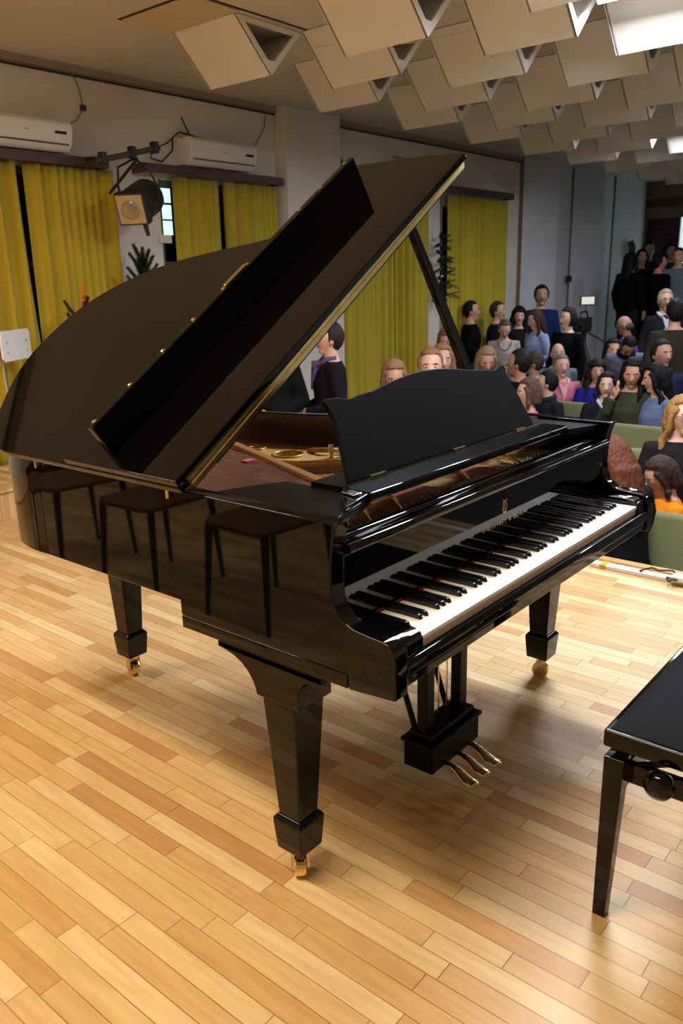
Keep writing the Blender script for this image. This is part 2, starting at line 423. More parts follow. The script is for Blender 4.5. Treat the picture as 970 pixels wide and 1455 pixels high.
# ------------------------------------------------------------------ hanging spotlight
def spotlight():
    IRON = mat('spot_black', (26, 24, 22), rough=0.5)
    bar = tag(empty('lighting_bar', (2.9, YW, 2.40)), 'brown metal bar on the wall that carries the stage spotlight', 'bracket')
    bm = new(); tube(bm, [(2.66, 4.62, 2.345), (3.16, 4.50, 2.47)], .022, 10); obj('rail', bm, mat('rusty_bar', (70, 50, 40), rough=.6), bar)
    bm = new(); tube(bm, [(2.95, YW, 2.1), (2.98, 4.55, 2.38)], .012, 8); tube(bm, [(2.72, YW, 2.40), (2.72, 4.6, 2.37)], .014, 8); tube(bm, [(3.1, YW, 2.46), (3.1, 4.52, 2.45)], .014, 8)
    obj('wall_arm', bm, IRON, bar)
    for (x, y, z) in ((2.71, 4.61, 2.36), (2.94, 4.553, 2.415), (3.12, 4.51, 2.46)):
        bm = new(); box(bm, x - .022, x + .022, y - .03, y + .03, z - .035, z + .05); obj('clamp', bm, IRON, bar, bevel=.004)
    t = tag(empty('stage_spotlight', (2.90, 4.5, 2.35)), 'black ribbed stage spotlight hanging between the two air conditioners', 'spotlight')
    c = Vector((2.90, 4.45, 2.06))
    d = Vector((-0.80, -0.42, -0.34)).normalized(); KS = 1.16; s = Vector((0, 0, 1)).cross(d).normalized(); u = d.cross(s)
    M = Matrix(((s.x, u.x, d.x), (s.y, u.y, d.y), (s.z, u.z, d.z))) * KS
    def P(a, b_, e): return c + (s * a + u * b_ + d * e) * KS
    bm = new(); prof = [(.03, -.17), (.09, -.16), (.115, -.12)]
    for k in range(7): z = -.11 + k * .026; prof += [(.118, z), (.118, z + .014), (.108, z + .016), (.108, z + .024)]
    prof += [(.115, .08), (.11, .10)]
    lathe(bm, prof, c, 24, M); obj('housing', bm, IRON, t)
    bm = new()
    sq = [(-.10, -.10), (.10, -.10), (.10, .10), (-.10, .10)]
    prism(bm, sq, lambda p, q, e: P(p, q, e), .09, .16); obj('front_box', bm, IRON, t, bevel=.006)
    bm = new(); ring = []
    prism(bm, [(-.088, -.088), (.088, -.088), (.088, .088), (-.088, .088)], lambda p, q, e: P(p, q, e), .158, .166); obj('front_plate', bm, mat('heat_plate', (188, 168, 128), rough=.45, metal=.2), t)
    bm = new(); lathe(bm, [(.058, .166), (.058, .176), (.050, .18), (.01, .172)], c, 24, M); obj('lens', bm, mat('old_lens', (150, 138, 108), rough=.15), t)
    bm = new(); top = Vector((2.94, 4.55, 2.375))
    tube(bm, [P(-.13, -.0, -.02), P(-.135, .10, -.01), P(-.10, .22, 0), top + Vector((0, 0, -.0)), P(.10, .22, 0), P(.135, .10, -.01), P(.13, 0, -.02)], .009, 8); obj('yoke', bm, IRON, t)
    for sgn in (-1, 1):
        bm = new(); tube(bm, [P(sgn * .108, 0, -.02), P(sgn * .15, 0, -.02)], .02, 10); obj('knob', bm, IRON, t)
    bm = new(); tube(bm, [P(.02, -.11, .05), P(.03, -.20, .06)], [.022, .014], 8); obj('focus_handle', bm, IRON, t)
spotlight()

# ------------------------------------------------------------------ ceiling baffles
def baffle_mesh():
    """V shaped box: base 0.6 x 0.6 against the ceiling, apex down, triangular ends with a cut-out"""
    h, hw, L, T = 0.30, 0.30, 0.60, 0.02
    bm = new()
    prism(bm, [(-hw, 0), (-hw + T, 0), (0, -h + T * 1.3), (0, -h)], XZ, 0, L)
    prism(bm, [(hw, 0), (0, -h), (0, -h + T * 1.3), (hw - T, 0)], XZ, 0, L)
    ends = []
    for (ya, yb) in ((-.004, .014), (L - .014, L + .004)):
        o = [(-hw, 0), (0, -h), (hw, 0)]
        i = [(-hw + .075, -.03), (-.03, -h + .085), (.03, -h + .085), (hw - .075, -.03)]
        bw = new(); ends.append(bw)
        prism(bw, [(-hw, 0), (-hw * .0, -h), (-.03, -h + .085), (-hw + .075, -.03), (-hw + .075, 0)], XZ, ya, yb)
        prism(bw, [(hw, 0), (hw - .075, 0), (hw - .075, -.03), (.03, -h + .085), (0, -h)], XZ, ya, yb)
        prism(bw, [(-.03, -h + .085), (0, -h), (.03, -h + .085)], XZ, ya, yb)
        box(bw, -hw + .075, hw - .075, ya, yb, -.03, 0)
    return bm, ends
def make_baffle():
    t = empty('ceiling_baffle', (0, 0, 0)); bm, ends = baffle_mesh()
    obj('folded_board', bm, BAFM, t, inv=False); [obj('end_frame', bw, BAFW, t, inv=False) for bw in ends]
    return t
BAF0 = make_baffle(); used = False
def place_baffle(x, y, label):
    global used
    o = BAF0 if not used else copy_tree(BAF0); used = True
    o.location = (x, y, ZC - 0.005); tag(o, label, 'ceiling baffle', 'white folded baffles hanging under the ceiling')
named = {(0, 0): 'lone white folded ceiling baffle apart from the rest, above the hanging spotlight',
         (0, 1): 'warm-lit folded ceiling baffle nearest in its row after the lone one',
         (1, 0): 'warm-lit ceiling baffle just below the largest warm-lit one'}
px_ = 0.585
for i in range(0, 19):
    for j in range(0, 7):
        x = 3.07 + px_ * i
        y = (3.19 if i % 2 == 0 else 2.57) - 1.22 * j
        if i >= 4 and i % 2 == 0 : y = y - 0.0
        if x > XB - .4 or y < -4.3: continue
        # keep those the view can plausibly see
        if y < -0.2 - 0.0 * i and i < 3: continue
        if y < 0.9 - 1.3 and i < 8: continue
        if (i, j) in named: lab = named[(i, j)]
        else: lab = None
        dist = math.hypot(x + 1.2, y + .9)
        if not lab:
            O_ = ['first', 'second', 'third', 'fourth', 'fifth', 'sixth', 'seventh', 'eighth', 'ninth', 'tenth', 'eleventh', 'twelfth', 'thirteenth', 'fourteenth', 'fifteenth', 'sixteenth', 'seventeenth', 'eighteenth', 'nineteenth']
            lab = 'white ceiling baffle, %s out from the window wall in the %s cross row' % (O_[j], O_[i])
        place_baffle(x, y, lab)
bm = new()
for (a, b_) in (((2.36, 3.12), (2.36, 3.80)), ((2.36, 3.80), (2.72, 3.80)), ((2.36, 3.12), (3.4, 3.12))):
    box(bm, min(a[0], b_[0]) - .008, max(a[0], b_[0]) + .008, min(a[1], b_[1]) - .008, max(a[1], b_[1]) + .008, ZC - .006, ZC)
struct('trim_ceiling_panel', bm, SEAM)
bm = new(); box(bm, 2.37, 2.75, 3.13, 3.79, ZC - .012, ZC); struct('trim_ceiling_tile', bm, mat('ceiling_tile', (206, 186, 150), rough=.8))
bm = new(); tube(bm, [(3.3, 3.0, 2.93), (3.5, 2.4, 2.88), (3.55, 1.75, 2.87), (4.1, 1.9, 2.9)], .004, 6)
tube(bm, [(3.72, 1.95, 2.86), (3.71, 1.93, 2.80), (3.72, 1.94, 2.74)], .006, 6)
tag(obj('hanging_cord', bm, mat('white_cord', (214, 206, 196))), 'thin pale cord strung between the ceiling baffles', 'cord')

# ------------------------------------------------------------------ lamps (real fixtures)
def fixture(x, y, z, lx, ly, power, col, label, name='fluorescent_fixture'):
    t = tag(empty(name, (x, y, z)), label, 'ceiling lamp', 'fluorescent ceiling lamps')
    bm = new(); box(bm, x - lx / 2, x + lx / 2, y - ly / 2, y + ly / 2, z, z + .06); obj('housing', bm, ACW, t, bevel=.004)
    for q in (-1, 1):
        bm = new(); e_ = (lx if lx > ly else ly) * .35 * q; hx, hy = (x + e_, y) if lx > ly else (x, y + e_)
        box(bm, hx - .008, hx + .008, hy - .008, hy + .008, z + .06, ZC); obj('hanger', bm, ACW, t)
    n = 2; e = mat('tube_glow_%d_%d_%d' % col, (240, 240, 240), emit=col, estr=12)
    for k in range(n):
        o = (k - .5) * min(lx, ly) * .5
        bm = new()
        if ly > lx: tube(bm, [(x + o, y - ly / 2 + .03, z - .018), (x + o, y + ly / 2 - .03, z - .018)], .014, 8)
        else: tube(bm, [(x - lx / 2 + .03, y + o, z - .018), (x + lx / 2 - .03, y + o, z - .018)], .014, 8)
        obj('lamp_tube', bm, e, t)
    l = bpy.data.lights.new('lamp_light', 'AREA'); l.shape = 'RECTANGLE'; l.size = lx; l.size_y = ly; l.energy = power
    l.color = lin(col)
    lo = bpy.data.objects.new('lamp_light', l); C.objects.link(lo); lo.location = (0, 0, -.04); lo.parent = t
    return t
WARM = (255, 228, 190); COOL = (236, 243, 255); NEUT = (255, 236, 210)
fixture(-0.9, 0.5, 2.98, .3, 1.5, 62, WARM, 'warm fluorescent lamp over the stage beside the piano')
fixture(-1.2, 3.0, 2.98, .3, 1.5, 52, WARM, 'warm fluorescent lamp over the rear of the stage')
fixture(3.655, 1.04, 2.94, .22, .5, 42, COOL, 'short cool lamp between the first ceiling baffles')
fixture(2.42, 0.62, 2.74, .25, 1.2, 85, COOL, 'bright cool fluorescent lamp above the stage edge')
fixture(5.99, 1.04, 2.93, .22, .5, 26, COOL, 'short cool lamp between the baffles over the middle seat rows')
fixture(8.33, 2.26, 2.93, .22, .5, 44, COOL, 'short cool lamp between the baffles over the tripod camera')
fixture(10.67, 1.04, 2.93, .22, .5, 22, COOL, 'short cool lamp between the baffles before the rear platform')
fixture(6.6, -1.6, 2.9, .25, 1.2, 60, COOL, 'cool fluorescent lamp over the far side of the seats')

# ------------------------------------------------------------------ grand piano
W = 1.467
piano = tag(empty('grand_piano', (0.73, 0.8, 0.0)), 'glossy black grand piano with raised lid standing on the wooden stage', 'piano')
def part(name, bm, m, parent=None, **k):
    return obj(name, bm, m, parent or piano, **k)

def smooth_curve(pts, n=6):
    out = []
    P = [Vector(p) for p in pts]
    for i in range(len(P) - 1):
        p0 = P[max(i - 1, 0)]; p1 = P[i]; p2 = P[i + 1]; p3 = P[min(i + 2, len(P) - 1)]
        for k in range(n):
            t = k / n
            out.append(0.5 * ((2 * p1) + (-p0 + p2) * t + (2 * p0 - 5 * p1 + 4 * p2 - p3) * t * t + (-p0 + 3 * p1 - 3 * p2 + p3) * t ** 3))
    out.append(P[-1]); return out

tail = smooth_curve([(0.0, 1.25), (0.0, 1.36), (0.035, 1.48), (0.117, 1.585), (0.25, 1.69), (0.38, 1.75), (0.53, 1.775), (0.66, 1.765), (0.77, 1.715), (0.86, 1.63),
                     (0.935, 1.50), (0.99, 1.33), (1.04, 1.16), (1.11, 1.00), (1.22, 0.85), (1.34, 0.74), (1.43, 0.61), (1.463, 0.50), (W, 0.44)], 5)
outer = [Vector((0.0, 0.663))] + [Vector((0, .9)), Vector((0, 1.1))] + tail + [Vector((W, 0.40))]
def offset(path, d):
    out = []
    for i, p in enumerate(path):
        a = path[max(i - 1, 0)]; b_ = path[min(i + 1, len(path) - 1)]
        t = (b_ - a).normalized(); nrm = Vector((t.y, -t.x))
        out.append(p + nrm * d)
    return out
def band(bm, a, b_, z0, z1, caps=True):
    """closed wall between two plan polylines"""
    n = len(a)
    q = [[bm.verts.new((p.x, p.y, z)) for p in path] for path, z in ((a, z0), (a, z1), (b_, z1), (b_, z0))]
    for i in range(n - 1):
        for k in range(4):
            bm.faces.new([q[k][i], q[k][i + 1], q[(k + 1) % 4][i + 1], q[(k + 1) % 4][i]])
    if caps:
        bm.faces.new([q[k][0] for k in range(4)]); bm.faces.new([q[k][-1] for k in range(4)][::-1])
inner = offset(outer, 0.035); inner2 = offset(outer, 0.042)
inner_a = [Vector((inner[0].x, .21)), inner[0]] + inner[1:-1] + [inner[-1], Vector((inner[-1].x, .21))]
inner2 = [Vector((inner2[0].x, .21)), inner2[0]] + inner2[1:-1] + [inner2[-1], Vector((inner2[-1].x, .21))]
bm = new(); band(bm, outer, inner, 0.695, 0.985, False); part('rim', bm, BLACK, bevel=.004, seg=3)
bm = new(); band(bm, inner_a, inner2, 0.70, 0.98); part('inner_rim', bm, INWOOD, smooth=True)
bm = new(); prism(bm, [(p.x, p.y) for p in inner2], XY, .80, .83); part('soundboard', bm, SOUND)
# underside braces
bm = new()
for x in (0.3, 0.55, 0.8): box(bm, x - .04, x + .04, .6, 1.3, .70, .79)
part('brace', bm, mat('brace_wood', (60, 40, 24), rough=.6))

# key bed and cheeks (stepped and curved silhouette on the side)
side = [(0.13, .61), (0.655, .621), (0.655, .66), (0.665, .66), (0.665, .80), (0.134, .80)]
bm = new(); prism(bm, [(0.116, .622), (0.655, .622), (0.655, .656), (0.116, .656)], YZ, 0.0008, W - .0008); box(bm, .036, W - .036, .02, .655, .640, .70); part('key_bed', bm, BLACK, bevel=.003)
bm = new(); prism(bm, [(0.19, .604), (0.19, .622), (0.525, .622), (0.525, .606)], YZ, 0.002, W - .002); part('key_bed_moulding', bm, BLACK, bevel=.002)
def arm_profile():
    a = [(0.134, .985), (0.146, .95), (0.153, .90), (0.155, .85), (0.150, .815), (0.140, .793), (0.122, .774), (0.098, .764), (0.062, .760), (0.022, .757), (0.004, .752), (-0.007, .741), (-0.010, .725), (-0.010, .632), (0.112, .622), (0.114, .657)]
    return a
for x0, x1, ye in ((0.0, 0.046, .663), (W - 0.046, W, .40)):
    pf = arm_profile() + ([(ye, .657), (ye, .985)] if ye < .5 else [(.655, .657), (.6555, .695), (ye, .695), (ye, .985)])
    bm = new(); prism(bm, pf, YZ, x0, x1)
    # open end, flush with the start of the bent rim so the side reads as one board
    bmesh.ops.delete(bm, geom=[f for f in bm.faces if all(abs(v.co.y - ye) < 1e-5 for v in f.verts)], context='FACES_ONLY')
    part('arm', bm, BLACK, bevel=.004, seg=3)
KX0, KW = 0.119, 1.2376
for x0, x1 in ((0.045, KX0 - .002), (KX0 + KW + .002, W - 0.045)):
    bm = new(); prism(bm, [(0.16, .70), (0.16, .752), (0.05, .752), (0.02, .749), (0.006, .742), (0.0, .73), (0.0, .70)], YZ, x0, x1); part('key_block', bm, BLACK, bevel=.003)
bm = new(); prism(bm, [(0.005, .640), (-0.004, .645), (-0.004, .668), (-0.012, .674), (-0.012, .694), (-0.004, .703), (0.006, .703), (0.006, .700), (.02, .70), (.02, .64)], YZ, .045, W - .045); part('key_slip', bm, BLACK, bevel=.002)
# white keys
kw = KW / 52
wk = None
def white_key(i):
    x = KX0 + i * kw
    bm = new(); box(bm, x + .0005, x + kw - .0005, 0.006, .165, .722, .732)
    o = part('white_key', bm, IVORY, bevel=.0009, seg=1)
    bm = new(); box(bm, x + .0008, x + kw - .0008, 0.009, .03, .703, .7218); obj('key_front', bm, KEYWOOD, o)
for i in range(52): white_key(i)
pat = [1, 0, 1, 1, 0, 1, 1]          # A# , then C# D# F# G# A# after A B C D E F G
for i in range(51):
    if pat[i % 7]:
        x = KX0 + (i + 1) * kw
        bm = new()
        prism(bm, [(.054, .732), (.060, .7425), (.066, .7435), (.165, .7435), (.165, .732)], YZ, x - .0055, x + .0055)
        part('black_key', bm, EBONY, bevel=.0015)
# fallboard, name and emblem
bm = new(); prism(bm, [(.158, .742), (.166, .742), (.172, .90), (.172, .915), (.160, .928), (.143, .928), (.134, .920), (.136, .910), (.150, .905), (.1565, .90)], YZ, .047, W - .047)
fall = part('fallboard', bm, BLACK, bevel=.002)
bm = new(); box(bm, .118, 1.36, .152, .158, .7325, .7375); part('name_felt', bm, mat('dark_red_felt', (120, 14, 24), rough=.95))
GOLDL = mat('gold_lettering', (214, 190, 140), rough=.35, metal=.6)
def text_mesh(s, size, name, M, m, parent):
    cu = bpy.data.curves.new(name, 'FONT'); cu.body = s; cu.size = size; cu.extrude = 0.0004; cu.align_x = 'CENTER'; cu.space_character = 1.35
    to = bpy.data.objects.new('t', cu); C.objects.link(to)
    bpy.context.view_layer.update()
    me = bpy.data.meshes.new_from_object(to.evaluated_get(bpy.context.evaluated_depsgraph_get()))
    bpy.data.objects.remove(to); me.transform(M); me.materials.clear(); me.materials.append(m)
    o = bpy.data.objects.new(name, me); C.objects.link(o); o.parent = parent
    return o
MT = Matrix.Translation((0.748, .1572, .800)) @ Matrix.Rotation(R(90.5), 4, 'X')
text_mesh('STEINWAY & SONS', .0215, 'lettering', MT, GOLDL, fall)
bm = new()   # lyre emblem above the name
for s in (-1, 1):
    tube(bm, [(0.748 + s * .002, .157, .833), (0.748 + s * .010, .157, .838), (0.748 + s * .013, .157, .846), (0.748 + s * .009, .157, .855), (0.748 + s * .007, .157, .862), (0.748 + s * .011, .157, .868)], .0012, 6)
for dx in (-.004, 0, .004): tube(bm, [(0.748 + dx, .157, .836), (0.748 + dx, .157, .866)], .0006, 5)
tube(bm, [(0.738, .157, .864), (0.758, .157, .864)], .001, 5); box(bm, .738, .758, .1560, .1578, .829, .833)
obj('emblem', bm, GOLDL, fall)
bm = new(); tube(bm, [(1.395, .158, .845), (1.395, .150, .845)], .008, 12); obj('lock', bm, BRASS, fall)
# stretcher beam between fallboard and strings
bm = new(); prism(bm, [(.172, .86), (.172, .927), (.176, .935), (.194, .937), (.200, .933), (.200, .86)], YZ, .047, W - .047); part('stretcher', bm, BLACK, bevel=.003, seg=3)
# plate, pin block, felts, pins
DZ = -.022
bm = new(); prism(bm, [(.046, .208), (.046, .62), (.48, .62), (.60, .44), (W - .046, .40), (W - .046, .208)], XY, .872 + DZ, .892 + DZ); part('pin_block_plate', bm, GOLD)
bm = new(); pr_ = offset(outer, .046)[2:-1]; pr2 = offset(outer, .115)[2:-1]
band(bm, pr_, pr2, .850, .862); part('plate_rim', bm, GOLD)
def strut(a, b_, w, z0, z1, m=GOLD):
    a = Vector(a); b_ = Vector(b_); t = (b_ - a).normalized(); n = Vector((-t.y, t.x)) * w / 2
    bm = new(); prism(bm, [tuple(a + n), tuple(b_ + n), tuple(b_ - n), tuple(a - n)], XY, z0, z1)
    part('plate_strut', bm, m, bevel=.004)
STRUTG = mat('strut_bronze', (176, 128, 66), rough=.35, metal=.3)
strut((.47, .50), (.80, 1.33), .032, .862, .905, STRUTG)
strut((.90, .42), (.905, .80), .022, .862, .910, STRUTG)
strut((1.12, .42), (1.09, .88), .022, .862, .910, STRUTG)
# treble flange: one casting with round holes
fl = [(.80, 1.42), (.72, 1.55), (.60, 1.66), (.52, 1.60), (.70, 1.45), (.775, 1.27), (.765, 1.08), (.85, .98), (.97, .86), (1.10, .74), (1.25, .62), (1.40, .50), (1.41, .58), (1.32, .70), (1.20, .82), (1.08, .97), (1.0, 1.15), (.95, 1.32), (.90, 1.48), (.82, 1.60)]
fl = [(.60, 1.70), (.56, 1.62), (.70, 1.50), (.765, 1.32), (.745, 1.12), (.80, .98), (.92, .86), (1.07, .74), (1.22, .63), (1.38, .50), (1.41, .60), (1.31, .73), (1.19, .85), (1.08, 1.0), (1.01, 1.16), (.965, 1.32), (.91, 1.48), (.83, 1.61), (.72, 1.69)]
bm = new(); prism(bm, fl, XY, .842, .866)
flange = part('plate_flange', bm, GOLD)
cut = new()
for (x, y, r_) in ((.857, 1.075, .050), (.875, 1.25, .026), (.84, 1.42, .045), (1.06, .87, .034), (1.17, .77, .036), (1.30, .645, .030)):
    lathe(cut, [(r_, .80), (r_, .90)], (x, y, 0), 28)
bmesh.ops.recalc_face_normals(cut, faces=cut.faces)
cme = bpy.data.meshes.new('c'); cut.to_mesh(cme); cut.free(); cob = bpy.data.objects.new('c', cme); C.objects.link(cob)
bo = flange.modifiers.new('b', 'BOOLEAN'); bo.operation = 'DIFFERENCE'; bo.object = cob; bo.solver = 'EXACT'
bpy.context.view_layer.update()
nm = bpy.data.meshes.new_from_object(flange.evaluated_get(bpy.context.evaluated_depsgraph_get()))
flange.modifiers.clear(); flange.data = nm; bpy.data.objects.remove(cob)
for (x, y, r_) in ((.857, 1.075, .050), (.875, 1.25, .026), (1.06, .87, .034), (1.17, .77, .036), (1.30, .645, .030)):
    bm = new(); n_ = 26; tube(bm, [(x + (r_ + .006) * math.cos(2 * PI * k / n_), y + (r_ + .006) * math.sin(2 * PI * k / n_), .868) for k in range(n_ + 1)], .005, 6); part('hole_collar', bm, STRUTG, smooth=True)
bm = new(); tube(bm, [(.945, 1.055, .868), (.925, 1.01, .878), (.925, .965, .884), (.955, .93, .882), (.985, .915, .872)], .009, 8); part('plate_curl', bm, STRUTG, smooth=True)
bm = new(); tube(bm, [(.905, .915, .862), (.905, .915, .915)], .010, 12); part('lid_prop_post', bm, CHROME)
bm = new(); tube(bm, [(.930, .893, .862), (.930, .893, .915)], .010, 12); part('lid_prop_post', bm, CHROME)
for x0, x1 in ((.40, .72), (.80, 1.02)):
    bm = new(); prism(bm, [(x0, .312), (x1, .312), (x1 - .02, .40), (x0 + .12, .44)], XY, .8925 + DZ, .906 + DZ); part('string_felt', bm, FELT, bevel=.003)
bm = new(); box(bm, .70, .86, .262, .296, .893 + DZ, .920 + DZ); part('serial_plate', bm, mat('pale_green_label', (186, 206, 194), rough=.4))
for x in (.30, .43, .78, 1.06):
    bm = new(); tube(bm, [(x, .24, .899 + DZ), (x + .02, .29, .915 + DZ), (x + .07, .35, .917 + DZ), (x + .12, .42, .905 + DZ)], .006, 8); part('plate_rib', bm, BRASSD, smooth=True)
for r_ in range(2):
    for k in range(44):
        x = .12 + 1.2 * k / 43 + r_ * .010
        bm = new(); tube(bm, [(x, .298 + r_ * .018, .892 + DZ), (x, .298 + r_ * .018, .909 + DZ)], .0042, 6); part('tuning_pin', bm, STEEL)
def string(a, b_, r, m):
    bm = new(); tube(bm, [a, b_], r, 5, cap=False); part('string', bm, m)
for k in range(34):       # over-strung copper bass strings
    t = k / 33
    string((.075 + .40 * t, .26, .908 + DZ), (.16 + .58 * t, 1.50 - .24 * (1 - t) ** 2 - .12 * t, .918 + DZ), .0026, COPPER)
for k in range(52):
    t = k / 51
    xa = .50 + .88 * t
    string((xa, .27, .903 + DZ), (xa + .05 - .06 * t, .36 + .78 * (1 - t) ** 1.2, .901 + DZ), .0014, STEEL)
bm = new(); tube(bm, [(.16, 1.40, .874), (.4, 1.44, .874), (.72, 1.34, .874)], .014, 6); part('bass_bridge', bm, INWOOD)
bm = new(); tube(bm, [(.60, 1.02, .855), (.75, .86, .855), (.95, .68, .855), (1.2, .50, .855)], .012, 6); part('treble_bridge', bm, INWOOD)
for k in range(24):      # damper heads
    x = .56 + .024 * k
    bm = new(); box(bm, x - .006, x + .006, .47, .53, .890, .918); part('damper', bm, BLACK2)
bm = new(); box(bm, .585, .625, 1.0, 1.03, .892, .902); part('cleaning_felt', bm, FELT, bevel=.002)

# side shelves, music tray, music desk
bm = new(); prism(bm, [(.037, .175), (.085, .19), (.16, .205), (.245, .235), (.245, .50), (.16, .545), (.075, .575), (.037, .585)], XY, .955, .975); part('side_shelf', bm, BLACK2, bevel=.003)
bm = new(); prism(bm, [(.10, .192), (.225, .222), (.225, .27), (.17, .262)], XY, .9755, .990); part('tray_wing', bm, BLACK, bevel=.003)
bm = new(); prism(bm, [(W - .037, .175), (W - .085, .19), (W - .21, .235), (W - .21, .44), (W - .037, .47)], XY, .955, .975); part('side_shelf', bm, BLACK2, bevel=.003)
bm = new(); box(bm, .215, 1.255, .210, .298, .970, .993); part('music_tray', bm, BLACK, bevel=.006, seg=4)
bm = new(); prism(bm, [(.298, .972), (.298, .985), (.42, .985), (.42, .972)], YZ, .245, 1.225); part('music_tray_rail', bm, BLACK2)
# music desk: shaped board leaning back
deskA = Vector((0, .305, .995)); deskU = Vector((0, .46, .8879)).normalized()
prof = [(.252, 0), (1.205, 0), (1.200, .03), (1.192, .07), (1.186, .11), (1.170, .155), (1.168, .185), (1.178, .205), (1.170, .212), (1.135, .213), (1.115, .205), (1.09, .204), (1.06, .208)]
arc = [(1.0 - k * .04, .208 + .033 * math.sin(PI * (k + .5) / 14)) for k in range(1, 14)]
prof += arc + [(.415, .208), (.385, .203), (.362, .204), (.335, .211), (.285, .214), (.276, .208), (.286, .190), (.292, .155), (.282, .11), (.272, .07), (.262, .035)]
prof = [(x, h) for x, h in prof]
deskN = Vector((0, -deskU.z, deskU.y))
bm = new(); prism(bm, prof, lambda p, q, t: Vector((p, 0, 0)) + deskA + deskU * q + deskN * t, 0, -.012); desk = part('music_desk', bm, mat('desk_satin_black', (9, 10, 14), rough=.55, spec=.05), bevel=.003, seg=3)
for x in (.36, .74, 1.10):
    bm = new(); box(bm, x - .03, x + .03, .296, .304, .993, .999); obj('desk_hinge', bm, BRASS, desk)
bm = new(); prism(bm, [(.170, .225), (.200, .225), (.205, .26), (.180, .27)], XY, .9925, .996); part('tray_stay', bm, CHROME, bevel=.001)

# lid
th = R(34.0)
MLID = Matrix.Translation((0, 0, .992)) @ Matrix(((math.cos(th), 0, -math.sin(th), 0), (0, 1, 0, 0), (math.sin(th), 0, math.cos(th), 0), (0, 0, 0, 1)))
LIDF = lambda p, q, t: MLID @ Vector((p, q, t))
lidcurve = smooth_curve([(-.018, 1.28), (-.018, 1.40), (.015, 1.49), (.10, 1.592), (.26, 1.715), (.40, 1.78), (.54, 1.80), (.66, 1.79), (.76, 1.745), (.86, 1.655),
                         (.945, 1.51), (1.005, 1.32), (1.05, 1.15), (1.12, 1.00), (1.23, .86), (1.35, .76), (1.44, .66), (1.462, .59)], 5)
lidpts = [(-.018, .592)] + [(-.018, .9)] + [tuple(p) for p in lidcurve]
bm = new(); prism(bm, lidpts, LIDF, 0, .020); lid = part('main_lid', bm, BLACK, bevel=.004, seg=3)
bm = new(); box(bm, .11, 1.40, .600, .66, -.026, -.0005, MLID); obj('lid_batten', bm, BLACK2, lid, bevel=.003)
bm = new(); prism(bm, [(-.018, .588), (1.440, .560), (1.452, .70), (1.452, 1.052), (-.018, 1.052)], LIDF, .024, .044); flap = part('front_lid', bm, BLACK, bevel=.003, seg=3)
bm = new(); box(bm, .022, 1.30, .868, .890, .044, .142, MLID); lip = obj('front_lid_apron', bm, BLACK, flap, bevel=.003, seg=3)
for u_ in (.043, .184, .322, .456, .597, .712, .994, 1.117, 1.258):
    bm = new(); ellipsoid(bm, (u_, .879, .1435), (.007, .007, .003), fn=lambda p: MLID @ p, u=10, v=6); obj('brass_button', bm, BRASS, flap)
bm = new(); box(bm, .605, .705, .873, .885, .142, .149, MLID); obj('brass_plate', bm, BRASS, flap, bevel=.002)
bm = new(); box(bm, .012, 1.440, .5765, .5915, -.004, .0235, MLID); box(bm, .012, 1.440, .574, .578, .006, .012, MLID); part('lid_hinge', bm, BRASSD)
for y in (.75, 1.2):
    bm = new(); tube(bm, [(-.006, y - .03, .992), (-.006, y + .03, .992)], .006, 10); part('spine_hinge', bm, BRASS)
for y in (.66, 1.25):
    bm = new(); tube(bm, [(-.008, y, .962), (-.008, y, .984)], .0045, 8); part('hinge_pin', bm, BRASS)
bm = new()   # prop stick
A = Vector((1.415, .60, .955)); B = MLID @ Vector((1.115, .60, -.002)); dd = (B - A).normalized(); sd = Vector((0, 1, 0)).cross(dd).normalized()
prism(bm, [(-.026, 0), (.026, 0), (.014, (B - A).length), (-.014, (B - A).length)], lambda p, q, t: A + sd * p + dd * q + Vector((0, t, 0)), -.011, .011); part('lid_prop', bm, BLACK, bevel=.004)

# legs with casters
def leg(cx, cy, ztop, ang=0.0, name='leg'):
    bm = new()
    def sq(h, z): return [(cx - h, cy - h, z), (cx + h, cy - h, z), (cx + h, cy + h, z), (cx - h, cy + h, z)]
    rings = [sq(.056, ztop), sq(.055, ztop - .05), sq(.034, .175)]
    V = [[bm.verts.new(p) for p in r] for r in rings]
    for a, b_ in zip(V, V[1:]):
        for k in range(4): bm.faces.new([a[k], a[(k + 1) % 4], b_[(k + 1) % 4], b_[k]])
    bm.faces.new(V[0]); bm.faces.new(V[-1][::-1])
    L_ = part(name, bm, BLACK, bevel=.004, seg=2)
    bm = new()
    V = [[bm.verts.new(p) for p in r] for r in (sq(.036, .188), sq(.046, .176), sq(.046, .168), sq(.040, .088))]
    for a, b_ in zip(V, V[1:]):
        for k in range(4): bm.faces.new([a[k], a[(k + 1) % 4], b_[(k + 1) % 4], b_[k]])
    bm.faces.new(V[0]); bm.faces.new(V[-1][::-1])
    obj('leg_block', bm, BLACK, L_, bevel=.003)
    bm = new(); box(bm, cx - .018, cx + .018, cy - .018, cy + .018, .076, .088)
    s = Vector((math.cos(ang), math.sin(ang), 0)); d = Vector((-s.y, s.x, 0)); o = Vector((cx, cy, .031)) + d * .0
    for q in (-1, 1):
        prism(bm, [(-.012, .045), (.012, .045), (.016, .0), (0, -.014), (-.016, .0)], lambda p, z, t: o + d * p + s * t + Vector((0, 0, z)), q * .019, q * .023)
    obj('caster_fork', bm, BRASS, L_)
    bm = new(); lathe(bm, [(.006, -.016), (.029, -.015), (.031, -.010), (.031, .010), (.029, .015), (.006, .016)], tuple(o), 24, Matrix(((d.x, 0, s.x), (d.y, 0, s.y), (0, 1, 0))))
    obj('caster_wheel', bm, BRASS, L_, smooth=False)
leg(.062, .335, .612, R(-50)); leg(W - .062, .335, .612, R(15)); leg(.483, 1.595, .70, R(-10))
